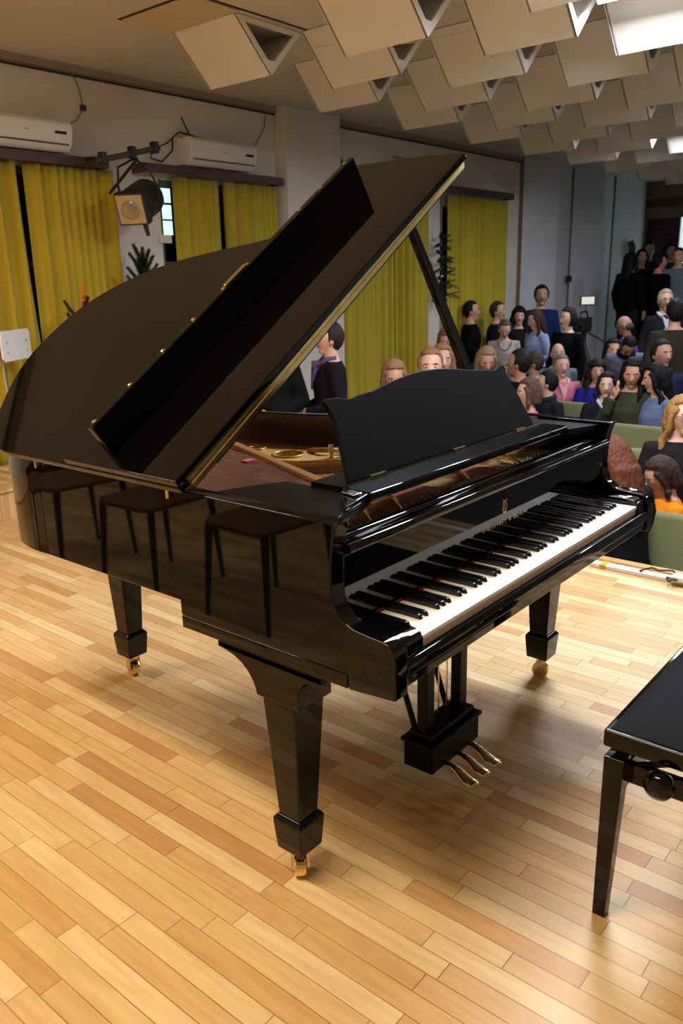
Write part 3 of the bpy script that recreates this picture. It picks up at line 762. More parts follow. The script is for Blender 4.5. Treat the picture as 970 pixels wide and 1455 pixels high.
# curved bracket from key bed into the front legs
for x0, x1 in ((.002, .118), (W - .118, W - .002)):
    bm = new()
    cur = [(.525, .606), (.50, .603), (.47, .596), (.445, .584), (.425, .568), (.410, .548), (.402, .530), (.398, .515)]
    prism(bm, [(.262, .515), (.262, .57), (.245, .59), (.215, .600), (.188, .604), (.188, .622), (.525, .622)] + cur, YZ, x0, x1)
    part('leg_bracket', bm, BLACK, bevel=.003)
# lyre and pedals
bm = new()
LX0, LX1, LY0, LY1 = .515, .775, .235, .335
prism(bm, [(LX0, LY0), (LX1, LY0), (LX1, LY1), (LX0, LY1)], XY, .085, .165)
ly = part('pedal_lyre', bm, BLACK2, bevel=.004)
bm = new(); box(bm, LX0 - .008, LX1 + .008, LY0 - .008, LY1 + .008, .165, .178); box(bm, LX0 + .012, LX1 - .012, LY0 + .01, LY1 - .01, .178, .20); obj('lyre_moulding', bm, BLACK2, ly, bevel=.005)
for x in (.555, .735):
    bm = new(); box(bm, x - .021, x + .021, .268, .302, .195, .625); obj('lyre_post', bm, BLACK2, ly, bevel=.004)
for x in (.60, .645, .69):
    bm = new(); tube(bm, [(x, .30, .19), (x, .30, .62)], .0022, 6); obj('pedal_rod', bm, BRASS, ly)
for x in (.56, .73):
    bm = new(); tube(bm, [(x, .325, .185), (x, .47, .60)], .009, 8); obj('lyre_brace', bm, BLACK2, ly)
for x in (.58, .645, .71):
    bm = new()
    pts = [(x, LY0 + .02, .098), (x, LY0 - .02, .098), (x, LY0 - .045, .090), (x, LY0 - .075, .072), (x, LY0 - .10, .066), (x, LY0 - .112, .065)]
    tube(bm, pts, [(.010, .007), (.011, .007), (.016, .006), (.024, .005), (.023, .005), (.012, .004)], 12); obj('pedal', bm, BRASS, ly, smooth=True)

# ------------------------------------------------------------------ piano bench
bench = tag(empty('piano_bench', (.75, -.48, 0)), 'black adjustable piano bench with dark cushion, cut by the frame edge', 'bench')
bx0, bx1, by1, by0 = .376, 1.10, -.300, -.66
bm = new(); box(bm, bx0, bx1, by0, by1, .457, .499); obj('seat_frame', bm, BLACK, bench, bevel=.006, seg=3)
bm = new()
n = 14
V = []
for j in range(n + 1):
    row = []
    for i in range(n + 1):
        u_, v_ = i / n, j / n
        h = min(1, min(u_, 1 - u_) * 9) ** .5 * min(1, min(v_, 1 - v_) * 7) ** .5
        row.append(bm.verts.new((bx0 + .012 + (bx1 - bx0 - .024) * u_, by0 + .012 + (by1 - by0 - .024) * v_, 0.500 + .012 * h)))
    V.append(row)
for j in range(n):
    for i in range(n): bm.faces.new([V[j][i], V[j][i + 1], V[j + 1][i + 1], V[j + 1][i]])
obj('cushion', bm, CUSH, bench, smooth=True)
bm = new()
box(bm, bx0 + .05, bx0 + .07, by0 + .03, by1 - .03, .355, .405); box(bm, bx1 - .07, bx1 - .05, by0 + .03, by1 - .03, .355, .405)
box(bm, bx0 + .04, bx1 - .04, by1 - .045, by1 - .028, .345, .405); box(bm, bx0 + .04, bx1 - .04, by0 + .028, by0 + .045, .345, .405)
obj('apron', bm, BLACK, bench, bevel=.003)
bm = new()
for x in (bx0 + .12, bx1 - .12):
    tube(bm, [(x - .06, by0 + .06, .40), (x + .06, by1 - .06, .447)], .008, 8); tube(bm, [(x + .06, by0 + .06, .447), (x - .06, by1 - .06, .40)], .008, 8)
obj('lift_mechanism', bm, mat('bench_steel', (60, 60, 62), rough=.35, metal=.9), bench)
def bleg(x, y, sx, sy):
    bm = new(); h1, h0 = .023, .015; f = Vector((x + sx * .02, y + sy * .012, 0)); tp = Vector((x, y, .43))
    V = [[bm.verts.new(tp + Vector((a * h1, b_ * h1, 0))) for a, b_ in ((-1, -1), (1, -1), (1, 1), (-1, 1))], [bm.verts.new(f + Vector((a * h0, b_ * h0, 0))) for a, b_ in ((-1, -1), (1, -1), (1, 1), (-1, 1))]]
    for k in range(4): bm.faces.new([V[0][k], V[0][(k + 1) % 4], V[1][(k + 1) % 4], V[1][k]])
    bm.faces.new(V[0]); bm.faces.new(V[1][::-1])
    obj('leg', bm, BLACK, bench, bevel=.003)
for x, y, sx, sy in ((bx0 + .03, by1 - .025, -.1, .9), (bx1 - .03, by1 - .025, 1, .3), (bx0 + .03, by0 + .025, .4, -1), (bx1 - .03, by0 + .025, 1, -1)): bleg(x, y, sx, sy)
for x, s in ((bx0 + .01, -1), (bx1 - .01, 1)):
    bm = new(); lathe(bm, [(.008, 0), (.012, .008), (.026, .016), (.032, .03), (.030, .044), (.016, .054), (.003, .056)], (x + s * .0, -.435, .425), 24, Matrix(((0, 0, s), (1, 0, 0), (0, 1, 0))))
    obj('knob', bm, BLACK, bench, smooth=True)

# ------------------------------------------------------------------ chairs reflected in the piano and stacked by the wall
CHM = mat('chair_brown_seat', (92, 62, 36), rough=.5); CHB = mat('chair_black_metal', (12, 12, 12), rough=.4)
def brown_chair(x, y, rz, label):
    t = tag(empty('brown_chair', (x, y, 0), rz), label, 'chair', 'brown seated chairs along the stage side')
    bm = new(); prism(bm, [(-.21, -.2), (.21, -.2), (.20, .18), (.15, .22), (-.15, .22), (-.20, .18)], XY, .44, .465); obj('seat', bm, CHM, t, inv=False, bevel=.006)
    bm = new(); box(bm, -.19, .19, -.235, -.215, .62, .82); obj('backrest', bm, CHM, t, inv=False, bevel=.006)
    for a, b_ in ((-.18, -.2), (.18, -.2), (-.18, .18), (.18, .18)):
        bm = new(); tube(bm, [(a * 1.12, b_ * 1.15, 0), (a, b_, .44)], [.011, .019], 8)
        if b_ < 0: tube(bm, [(a, b_, .44), (a, -.225, .80)], .012, 8)
        obj('leg', bm, CHB, t, inv=False)
brown_chair(-1.25, 1.60, R(-88), 'brown seated chair nearest the camera, reflected in the piano side')
brown_chair(-1.20, 2.32, R(-92), 'brown seated chair in the middle of the reflected row')
brown_chair(-1.18, 3.02, R(-86), 'brown seated chair farthest in the reflected row')
WPLY = mat('white_laminate', (238, 238, 240), rough=.35); TAN = mat('tan_ply', (170, 132, 92), rough=.5)
bm = new(); box(bm, -1.6, 2.30, 4.07, YW - .22, 0, .185); box(bm, -1.6, 2.32, 4.05, YW - .22, .185, .20)
tag(obj('stage_riser', bm, FLOORM, bevel=.003), 'low wooden riser at the rear of the stage by the first curtain', 'riser')
def white_chair(x, y, z, rz, label):
    t = tag(empty('white_chair', (x, y, z), rz), label, 'chair'); t.scale = (1.1, 1.1, 1.16)
    bm = new()
    prism(bm, [(-.19, .68), (-.17, .66), (.17, .66), (.19, .68), (.19, .82), (.17, .84), (-.17, .84), (-.19, .82)], lambda p, q, t_: Vector((p, t_, q)), -.222, -.208); bk = obj('backrest', bm, WPLY, t, inv=False, bevel=.004)
    for q in (-1, 1):
        for zz in (.71, .77):
            bm = new(); ellipsoid(bm, (q * .13, -.206, zz), (.006, .004, .006), u=8, v=5); ellipsoid(bm, (q * .13, -.224, zz), (.006, .004, .006), u=8, v=5); obj('rivet', bm, STEEL, bk, inv=False)
    bm = new(); box(bm, -.19, .19, -.19, .19, .435, .45); obj('seat', bm, TAN, t, inv=False, bevel=.004)
    for q in (-1, 1):
        bm = new(); tube(bm, [(q * .2, -.26, .01), (q * .2, -.2, .42), (q * .17, -.232, .80)], .010, 8); obj('leg', bm, CHROME, t, inv=False)
        bm = new(); tube(bm, [(q * .2, .24, .01), (q * .2, .17, .42), (q * .2, -.2, .42)], .010, 8); obj('leg', bm, CHROME, t, inv=False)
white_chair(1.96, 4.40, .201, R(214), 'chair with a white laminate back showing above the piano tail, beside the first curtain')

# ------------------------------------------------------------------ fir decorations
FIR = mat('fir_needles', (34, 50, 30), rough=.7, noise=.3); BARK = mat('fir_bark', (62, 44, 30), rough=.8)
def fir_branch(bm, bk, a, d, L, nd=64, nl=.046):
    a = Vector(a); d = Vector(d).normalized(); x, y = frame_of(d)
    tube(bk, [a, a + d * L], [.005, .002], 5)
    for k in range(nd):
        t = (k + .5) / nd; p = a + d * (L * t)
        for q in range(10):
            an = random.random() * 2 * PI; o = (x * math.cos(an) + y * math.sin(an)) * .8 + d * .65
            l_ = nl * (1 - .45 * t); e = p + o.normalized() * l_
            s_ = d.cross(o).normalized() * .0024
            v = [bm.verts.new(p - s_), bm.verts.new(p + s_), bm.verts.new(e)]
            bm.faces.new(v)
def fir(name, base, top, branches, label, cat, pot=True):
    t = tag(empty(name, base), label, cat)
    bm = new(); bk = new(); b0 = Vector(base); b1 = Vector(top)
    tube(bk, [b0 + Vector((0, 0, .2 if pot else 0)), b1], [.014, .005], 6)
    for (f, ang, el, L_) in branches:
        p = b0.lerp(b1, f); fir_branch(bm, bk, p, (math.cos(ang) * math.cos(el), math.sin(ang) * math.cos(el), math.sin(el)), L_)
    obj('needles', bm, FIR, t); obj('stem', bk, BARK, t)
    if pot:
        bm = new(); lathe(bm, [(.10, 0), (.14, .26), (.15, .28), (.13, .28), (.12, .22), (.02, .22)], base, 20); obj('pot', bm, mat('pot_clay', (120, 70, 48), rough=.7), t)
br = [(.6 + .4 * k / 38, k * 2.4, R(15 + 45 * (k / 38)), .34 - .18 * k / 38) for k in range(39)]
fir('fir_arrangement', (2.98, 4.62, -.55), (3.0, 4.62, 1.62), br, 'dark green fir branches showing above the lid below the spotlight', 'plant')
br = [(.75 + .25 * k / 10, k * 2.4, R(30 + 35 * (k / 10)), .30 - .1 * k / 10) for k in range(11)]
fir('bauble_plant', (2.60, 4.45, 0), (2.30, 4.50, 1.20), br, 'sparse green branches beside the first wide curtain, under the red spire', 'plant')
rt = tag(empty('red_bauble_spire', (2.36, 4.5, 1.1)), 'red glass spire of stacked baubles showing above the piano lid', 'ornament')
REDG = mat('red_glass', (190, 24, 16), rough=.15, coat=.5)
bm = new()
tube(bm, [(2.40, 4.5, .0), (2.36, 4.5, 1.18)], .006, 6); obj('stick', bm, BARK, rt)
for z, r_ in ((1.20, .040), (1.275, .034), (1.335, .024), (1.38, .016)):
    bm = new(); ellipsoid(bm, (2.36, 4.5, z), (r_, r_, r_)); obj('bauble', bm, REDG, rt, smooth=True)
bm = new(); tube(bm, [(2.36, 4.5, 1.39), (2.36, 4.5, 1.50)], [.012, .002], 8); obj('spire_tip', bm, mat('orange_glass', (220, 90, 30), rough=.2), rt)
t = tag(empty('fir_garland', (7.74, 4.9, 2.45)), 'dark fir garland hanging on the white wall strip between two yellow curtains', 'garland')
bm = new(); bk = new(); tube(bk, [(7.76, 4.9, 2.5), (7.74, 4.88, 1.2)], [.006, .008], 6)
for k in range(34):
    z = 1.95 - .75 * k / 33; a = k * 2.4
    fir_branch(bm, bk, (7.73, 4.88, z), (math.cos(a), -abs(math.sin(a)) * .8, .35 * math.sin(k)), .13 + .15 * (k / 33), 16, .05)
obj('needles', bm, FIR, t); obj('twig', bk, BARK, t)
for (x, z) in ((7.62, 1.47), (7.74, 1.22), (7.80, 1.62)):
    bm = new(); ellipsoid(bm, (x, 4.78, z), (.02, .02, .02), u=10, v=6); obj('bauble', bm, CHROME, t, smooth=True)

# ------------------------------------------------------------------ stage edge: nosing, cable duct, cables
bm = new(); box(bm, STX - .005, STX + .05, -4.5, YW - .3, -.06, .012); struct('trim_stage_nosing', bm, mat('nosing_wood', (196, 150, 92), rough=.4, noise=.15))
bm = new(); box(bm, STX - .115, STX - .06, -4.0, .60, 0, .022); box(bm, STX - .115, STX - .06, .62, 4.2, 0, .022)
duct = tag(obj('cable_duct', bm, mat('duct_white', (222, 214, 206), rough=.45), bevel=.003), 'white plastic cable duct running along the stage edge', 'cable duct')
bm = new(); box(bm, STX - .12, STX - .055, .595, .625, 0, .0245); obj('tape', bm, mat('yellow_tape', (190, 160, 40), rough=.5), duct)
bm = new(); pts = []
for k in range(46):
    a = k * .42; pts.append((STX - .11 + .05 * math.sin(a) + .02 * math.sin(k * .31), .36 - .010 * k + .06 * math.cos(a), .028 + .006 * (k % 3)))
tube(bm, pts, .005, 6)
cb = tag(obj('loose_cable', bm, MATS['black_cable'], smooth=True), 'loose black cable coiled over the white duct at the stage edge', 'cable')
bm = new(); box(bm, STX - .15, STX - .09, .18, .26, .024, .05); obj('plug', bm, ACW, cb, bevel=.005)

# ------------------------------------------------------------------ theatre seats (face the stage, -X)
SEATG = mat('green_upholstery', (106, 111, 68), rough=.9, noise=.12, nscale=60, bump=.35, bscale=220, sheen=.3)
SWOOD = mat('seat_wood', (58, 38, 26), rough=.5)
def make_seat():
    t = empty('theatre_seat', (0, 0, 0))
    Mb = Matrix.Translation((.30, 0, .42)) @ Matrix.Rotation(R(10), 4, 'Y')
    bm = new(); box(bm, 0, .085, -.255, .255, .0, .48, Mb); obj('backrest', bm, SEATG, t, inv=False, bevel=.035, seg=4)
    bm = new(); box(bm, .087, .10, -.25, .25, .02, .44, Mb); obj('back_panel', bm, SWOOD, t, inv=False)
    bm = new(); box(bm, -.17, .31, -.25, .25, .33, .44); obj('seat_cushion', bm, SEATG, t, inv=False, bevel=.035, seg=4)
    for s in (-1, 1):
        bm = new(); box(bm, -.10, .34, s * .272 - .015, s * .272 + .015, .60, .625); obj('armrest', bm, SWOOD, t, inv=False, bevel=.006)
        bm = new(); box(bm, .0, .30, s * .275 - .010, s * .275 + .010, .0, .60); obj('side_frame', bm, SWOOD, t, inv=False)
    return t
SEAT0 = make_seat(); su = False
def seat(x, y, z, label, grp='green theatre seats in rows facing the stage'):
    global su
    o = SEAT0 if not su else copy_tree(SEAT0); su = True
    o.location = (x, y, z); tag(o, label, 'theatre seat', grp)
ordn = ['first', 'second', 'third', 'fourth', 'fifth', 'sixth', 'seventh', 'eighth']
ROWX = [3.00, 3.95, 4.85, 5.75, 6.65, 7.55]
SEATY = [[.475, 1.06, 1.65], [.64, 1.22, 1.80, 2.38, 2.96], [.80, 1.38, 1.96, 2.54, 3.12], [1.18, 1.77, 2.36, 2.95], [1.42, 2.01, 2.60, 3.19], [1.75, 2.34, 2.93]]
for r_, x in enumerate(ROWX):
    for k, y in enumerate(SEATY[r_]):
        lab = 'green theatre seat, %s along from the frame edge in the %s row' % (ordn[k], ordn[r_] if r_ else 'front')
        seat(x, y, -.75 if r_ == 0 else ZH, lab)

# ------------------------------------------------------------------ people
EYEW = mat('eye_white', (226, 222, 216), rough=.3); EYED = mat('eye_dark', (30, 22, 18), rough=.2); LIPM = mat('lips', (160, 84, 78), rough=.5)
def skin(c): return mat('skin_%d_%d_%d' % c, c, rough=.55, noise=.05, nscale=20)
def cloth(c, n=.12): return mat('cloth_%d_%d_%d' % c, c, rough=.9, noise=n, nscale=14, spec=.1, bump=.9, bscale=9)
def hairm(c):
    nm = 'hair_%d_%d_%d' % c
    if nm in MATS: return MATS[nm]
    m = mat(nm, c, rough=.6, spec=.2, noise=.45, nscale=1.0, bump=1.0, bscale=1.0)
    nt = m.node_tree
    tc = [n for n in nt.nodes if n.type == 'TEX_COORD'][0]
    mp = nt.nodes.new('ShaderNodeMapping'); mp.inputs['Scale'].default_value = (85, 85, 9)
    nt.links.new(tc.outputs['Object'], mp.inputs[0])
    for n in nt.nodes:
        if n.type == 'TEX_NOISE': nt.links.new(mp.outputs[0], n.inputs['Vector'])
    return m

HTEX = bpy.data.textures.new('hair_waves', 'CLOUDS'); HTEX.noise_scale = .035
ARMS = {  # elbow, wrist, hand direction (for the +x side; mirrored for the other)
    'down': ((.245, -.02, 1.12), (.25, .06, .87), (0, .12, -1)),
    'clasp': ((.25, -.03, 1.13), (.085, .21, 1.06), (-.85, .45, -.05)),
    'lap': ((.23, .03, 1.14), (.11, .27, 1.03), (-.5, .8, -.25)),
    'cross': ((.24, .04, 1.14), (.02, .20, 1.12), (-.95, .1, .1)),
    'face': ((.17, .17, 1.17), (.085, .17, 1.40), (-.35, -.15, .9)),
    'fwd': ((.24, .10, 1.15), (.16, .36, 1.12), (-.1, 1, 0)),
    'up': ((.22, .22, 1.30), (.12, .24, 1.50), (-.3, .2, .9)),
}
def person(px, py, pz, floor, heading, label, sit=False, top=(20, 20, 24), pants=(26, 28, 34), hair=(40, 28, 20), style='short', sk=(200, 152, 124),
           arms=('down', 'down'), hy=0, hp=0, lean=0, female=False, vneck=None, glasses=False, scarf=None, necklace=False, coat=False):
    """px,py: plan position of the head, pz: height of the head centre"""
    base = 1.585 - (.42 if sit else 0)
    la = R(lean)
    headoff = .665 * (1 - math.cos(la))
    s = (pz - floor) / (base - headoff)
    rz = R(heading - 90)
    off = Vector((0, .015 + .665 * math.sin(la), 0)) * s
    o2 = Matrix.Rotation(rz, 3, 'Z') @ off
    root = empty('person', (px - o2.x, py - o2.y, floor), rz); root.scale = (s, s, s)
    tag(root, label, 'person')
    dz = -.42 if sit else 0
    piv = Vector((0, 0, .92))
    Ml = Matrix.Rotation(-la, 3, 'X')
    def U(p):
        p = Vector(p); return piv + Ml @ (p - piv) + Vector((0, 0, dz))
    Mh = Matrix.Rotation(R(hy), 3, 'Z') @ Matrix.Rotation(R(hp), 3, 'X'); hpv = Vector((0, -.01, 1.49))
    def H(p):
        return U(hpv + Mh @ (Vector(p) - hpv))
    sw = .90 if female else 1.0; hw = 1.06 if female else 1.0
    B = new(); T = new(); Lg = new(); Hr = new()
    tor = [(0, 0, .84, .13 * hw, .105), (0, 0, .92, .165 * hw, .118), (0, .0, 1.03, .142 * sw, .105), (0, .005, 1.14, .148 * sw, .112), (0, .01, 1.27, .168 * sw, .118 if not female else .128), (0, 0, 1.37, .165 * sw, .10), (0, -.005, 1.425, .11 * sw, .075), (0, -.01, 1.455, .06, .055)]
    loft(B, tor, U)
    tube(B, [U((0, -.012, 1.42)), U((0, -.005, 1.49)), H((0, .0, 1.545))], [.060, .053, .055], 12)
    def jaw(p):
        if p.z < 0: p = Vector((p.x * (1 + .35 * p.z / .115), p.y * (1 + .10 * p.z / .115), p.z))
        return p
    ellipsoid(B, (0, .010, 1.592), (.076, .096, .118), H, 20, 14, jaw)
    ellipsoid(B, (0, .062, 1.503), (.030, .028, .024), H, 10, 7)
    tube(B, [H((0, .094, 1.610)), H((0, .108, 1.590)), H((0, .118, 1.570)), H((0, .098, 1.560))], [.007, .010, .014, .010], 8)
    for q in (-1, 1): ellipsoid(B, (q * .077, .0, 1.580), (.010, .018, .030), H, 8, 6)
    g = .014
    if coat: g = .03
    t2 = [(cx, cy, z, rx + g, ry + g) for (cx, cy, z, rx, ry) in tor[:-1]]
    if coat:
        t2 = [(0, 0, .62 if not sit else .80, .19, .15)] + t2
    t2[-1] = (0, -.005, 1.435, .095 * sw, .080)
    loft(T, t2, U)
    hands = []
    for q, nm in ((1, arms[0]), (-1, arms[1])):
        E, Wr, D = ARMS[nm]
        f = lambda p: U((p[0] * q, p[1], p[2]))
        S = Vector((.172 * sw, 0, 1.375)); E = Vector((E[0] * (sw if nm in ('down',) else 1), E[1], E[2])); Wr = Vector(Wr); D = Vector(D).normalized()
        if nm == 'cross' and q == -1: Wr = Wr + Vector((0, .02, -.05))
        tube(B, [f(S + Vector((-.05, 0, -.01))), f(S), f(S.lerp(E, .45)), f(E), f(E.lerp(Wr, .35)), f(Wr)], [.045, .048, .043, .036, .034, .024], 10)
        tube(T, [f(S + Vector((-.06, 0, -.005))), f(S + Vector((.004, 0, .004))), f(S.lerp(E, .45)), f(E), f(E.lerp(Wr, .4)), f(Wr + (Wr - E).normalized() * -.01)], [.06 + g * .3, .062 + g * .3, .052 + g * .4, .047 + g * .4, .042 + g * .4, .036 + g * .3], 10)
        # hand
        up = Vector((0, 0, 1)) if abs(D.z) < .8 else Vector((0, 1, 0))
        sv = D.cross(up).normalized(); nv = sv.cross(D)
        tube(B, [f(Wr - D * .01), f(Wr + D * .03), f(Wr + D * .085)], [(.024, .018), (.036, .016), (.038, .013)] if abs(D.z) < .8 else [(.024, .018), (.034, .018), (.036, .016)], 10)
        for k in range(4):
            o_ = nv * (.026 - .0175 * k); l_ = (.066, .075, .070, .056)[k]
            c_ = -sv * .25
            a0 = Wr + D * .078 + o_; a1 = a0 + D * l_ * .5 + c_ * l_ * .25; a2 = a1 + (D + c_ * 1.8).normalized() * l_ * .5
            tube(B, [f(a0), f(a1), f(a2)], [.0095, .0090, .0075], 6)
        a0 = Wr + D * .025 + nv * .028; a1 = a0 + (D * .6 + nv * .8).normalized() * .035; a2 = a1 + (D * .95 + nv * .3).normalized() * .03
        tube(B, [f(a0), f(a1), f(a2)], [.013, .011, .009], 6)
    shoes = []
    for q in (-1, 1):
        if sit: hp_, kn, an = Vector((q * .09, 0, .50)), Vector((q * .11, .42, .50)), Vector((q * .11, .43, .09))
        else: hp_, kn, an = Vector((q * .09, 0, .90)), Vector((q * .10, .02, .49)), Vector((q * .10, -.02, .09))
        pts = [hp_, hp_.lerp(kn, .5), kn, kn.lerp(an, .35), an]
        tube(B, pts, [.085, .070, .052, .050, .034], 10)
        tube(B, [an, an + Vector((0, .03, -.045)), an + Vector((q * .01, .15, -.06))], [.036, .034, .026], 8)
        tube(Lg, [pts[0] + Vector((0, 0, .03 if not sit else 0)), pts[1], pts[2], pts[3], pts[4] + Vector((0, 0, .0))], [.100, .084, .066, .062, .052], 10)
        sh = new(); tube(sh, [an + Vector((0, -.05, -.045)), an + Vector((0, .03, -.042)), an + Vector((q * .01, .12, -.055)), an + Vector((q * .01, .20, -.062))], [(.036, .036), (.042, .046), (.043, .034), (.030, .020)], 10); shoes.append(sh)
    pel = [(0, 0, .83, .14 * hw, .118), (0, 0, .90, .175 * hw, .130), (0, 0, .98, .165 * hw, .125), (0, 0, 1.02, .15 * sw, .115)]
    loft(Lg, pel, U if not sit else (lambda p: U(p)))
    # hair
    def hcut(p):
        # p relative to the skull centre; pull the face side inside the head
        if p.y > .045 and p.z < .060: p = Vector((p.x * .7, min(p.y, .05) * .6, p.z))
        elif p.z < -.03 and style in ('short', 'bald', 'bun') and p.y > -.02: p = Vector((p.x * .7, p.y * .6, p.z))
        return p
    if style == 'bald':
        ellipsoid(Hr, (0, -.020, 1.570), (.082, .088, .060), H, 18, 10, lambda p: (Vector((p.x * .7, min(p.y, 0) * .9, p.z)) if p.y > .02 else p))
    else:
        v = .012 if style == 'short' else .020
        if style == 'curly': v = .035
        ellipsoid(Hr, (0, -.004, 1.610), (.076 + v, .096 + v, .108 + v * .9), H, 22, 14, hcut)
    if style in ('bun',):
        ellipsoid(Hr, (0, -.125, 1.60), (.035, .035, .035), H)
    if style == 'tail':
        tube(Hr, [H((0, -.10, 1.62)), H((0, -.15, 1.58)), U((0, -.145, 1.46)), U((0, -.13, 1.36))], [.03, .032, .028, .012], 10)
    if style in ('long', 'curly', 'bob', 'xlong'):
        zz = {'long': 1.33, 'curly': 1.33, 'bob': 1.47, 'xlong': 1.22}[style]; w_ = .098 if style != 'curly' else .125
        pts = [(0, -.045, 1.64, .088, .075), (0, -.050, 1.56, w_, .072), (0, -.055, 1.50, w_, .066)]
        loft(Hr, pts, H)
        if zz < 1.45: loft(Hr, [(0, -.055, 1.54, w_, .066), (0, -.075, 1.44, w_ * 1.05, .055), (0, -.11, zz, w_ * .8, .035)], U)
        for q in (-1, 1):
            tube(Hr, [H((q * .055, .060, 1.66)), H((q * .084, .035, 1.60)), H((q * .090, .030, 1.52)), (H if style == 'bob' else U)((q * .100, .035, max(zz + .05, 1.44))), (H if style == 'bob' else U)((q * (.105 if style != 'bob' else .092), .095 if style != 'bob' else .045, zz + .03 if style != 'bob' else 1.46))], [.016, .020, .022, .028, .012], 8)
    def sk_obj(n, bmx, m, vox, parent=root):
        o_ = obj(n, bmx, m, parent, inv=False)
        r = o_.modifiers.new('r', 'REMESH'); r.mode = 'VOXEL'; r.voxel_size = vox; r.use_smooth_shade = True
        sm = o_.modifiers.new('s', 'SMOOTH'); sm.factor = .5; sm.iterations = 2
        return o_
    sk_obj('body', B, skin(sk), .0105)
    tp = sk_obj('top', T, cloth(top), .014)
    sk_obj('trousers', Lg, cloth(pants), .016)
    ho = sk_obj('hair', Hr, hairm(hair), .011)
    dm = ho.modifiers.new('d', 'DISPLACE'); dm.texture = HTEX; dm.strength = .012; dm.mid_level = .5
    for sh in shoes: obj('shoe', sh, mat('shoe_dark', (24, 20, 18), rough=.5), root, inv=False, smooth=True)
    browm = hairm(hair if sum(hair) < 300 else (110, 84, 54))
    for q in (-1, 1):
        bm = new(); ellipsoid(bm, (q * .030, .088, 1.603), (.013, .010, .0075), H, 10, 6); ey = obj('eye', bm, EYEW, root, inv=False, smooth=True)
        bm = new(); ellipsoid(bm, (q * .030, .0955, 1.603), (.0062, .004, .0062), H, 8, 6); obj('pupil', bm, EYED, ey, inv=False, smooth=True)
        bm = new(); tube(bm, [H((q * .016, .1015, 1.6225)), H((q * .032, .099, 1.626)), H((q * .048, .088, 1.620))], [.003, .004, .0025], 6); obj('eyebrow', bm, browm, root, inv=False, smooth=True)
    lp = new(); tube(lp, [H((-.024, .086, 1.535)), H((-.010, .096, 1.539)), H((.010, .096, 1.539)), H((.024, .086, 1.535))], [.003, .0065, .0065, .003], 8)
    obj('lips', lp, LIPM, root, inv=False, smooth=True)
    if vneck:
        bm = new()
        def VF(p, q, t_): return U((p, .118 + .02 * 0 + (1.40 - q) * .10 + t_, q))
        prism(bm, [(-.065, 1.435), (-.02, 1.30), (0, 1.22), (.02, 1.30), (.065, 1.435), (0, 1.38)], VF, -.09, .022)
        obj('shirt_front', bm, cloth(vneck, .05), root, inv=False, bevel=.006)
        bm = new()
        for q in (-1, 1): tube(bm, [U((q * .07, -.03, 1.46)), U((q * .075, .04, 1.45)), U((q * .045, .11, 1.40))], [.014, .018, .012], 8)
        obj('shirt_collar', bm, cloth(vneck, .05), root, inv=False, smooth=True)
    if scarf:
        bm = new(); n = 14
        tube(bm, [U((.085 * math.cos(2 * PI * k / n), .01 + .075 * math.sin(2 * PI * k / n), 1.445 - .015 * math.sin(2 * PI * k / n))) for k in range(n + 1)], .028, 8)
        obj('scarf', bm, cloth(scarf), root, inv=False, smooth=True)
    if necklace:
        bm = new(); n = 18
        tube(bm, [U((.085 * math.sin(PI * k / n - PI / 2), .10 + .045 * math.cos(PI * k / n - PI / 2), 1.42 - .11 * math.cos(PI * k / n - PI / 2))) for k in range(n + 1)], .008, 6)
        obj('necklace', bm, mat('necklace_grey', (92, 84, 84)), root, inv=False)
    if glasses:
        bm = new()
        for q in (-1, 1):
            n = 14; tube(bm, [H((q * .031 + .021 * math.cos(2 * PI * k / n), .108, 1.602 + .015 * math.sin(2 * PI * k / n))) for k in range(n + 1)], .0022, 5)
            tube(bm, [H((q * .052, .106, 1.606)), H((q * .078, .05, 1.604)), H((q * .080, 0, 1.600))], .002, 5)
        tube(bm, [H((-.011, .110, 1.606)), H((.011, .110, 1.606))], .002, 5)
        obj('glasses', bm, mat('glasses_black', (18, 16, 18), rough=.3), root, inv=False)
    return root

# camera constants (needed only for the lens below)
CAM = Vector((-1.195, -.878, 1.46)); YAW, PIT, ROL, FPX = .875, -.279, -.024, 1151.8

BLK = (14, 14, 17); NAVY = (22, 26, 42); DG = (44, 44, 50)
PEOPLE = []
#@PEOPLE@
person(3.60, 0.63, 0.31, -0.75, 135, 'person in an orange and navy top with dark hair, looking down behind the front seat', sit=True, top=(238, 128, 24), hair=(52, 38, 32), style='bob', hp=-25, arms=('lap', 'lap'), female=True)
person(4.15, 0.74, 0.56, -0.6, 200, 'person with long blond hair and black glasses seated by the frame edge', sit=True, top=(30, 28, 30), hair=(150, 112, 62), style='xlong', glasses=True, female=True, sk=(214, 168, 146), hy=25, arms=('lap', 'lap'))
person(3.25, 0.81, 0.45, -0.75, 62, 'person with long auburn hair and black coat seated close behind the piano corner', sit=True, top=(22, 22, 26), hair=(92, 50, 30), style='xlong', female=True, hp=-22, arms=('lap', 'lap'), lean=12)
person(5.95, 1.95, 0.48, -0.6, 208, 'person with dark bob, white collar and dark waistcoat seated beyond the piano corner', sit=True, top=(34, 30, 44), hair=(34, 24, 22), style='bob', vneck=(226, 228, 236), female=True, sk=(222, 178, 158), hy=-8, arms=('lap', 'lap'))
person(5.95, 1.74, 0.61, -0.6, 180, 'person in an olive coat with dark hair resting face on one hand', sit=True, top=(62, 64, 48), hair=(16, 14, 16), style='long', female=True, arms=('face', 'lap'), hy=20, hp=-15)
person(5.95, 1.51, 0.57, -0.6, 150, 'person with long black hair and pale blue shirt seated behind the empty green seats', sit=True, top=(104, 116, 150), hair=(10, 9, 11), style='xlong', female=True, hy=-30, hp=-10, arms=('lap', 'lap'))
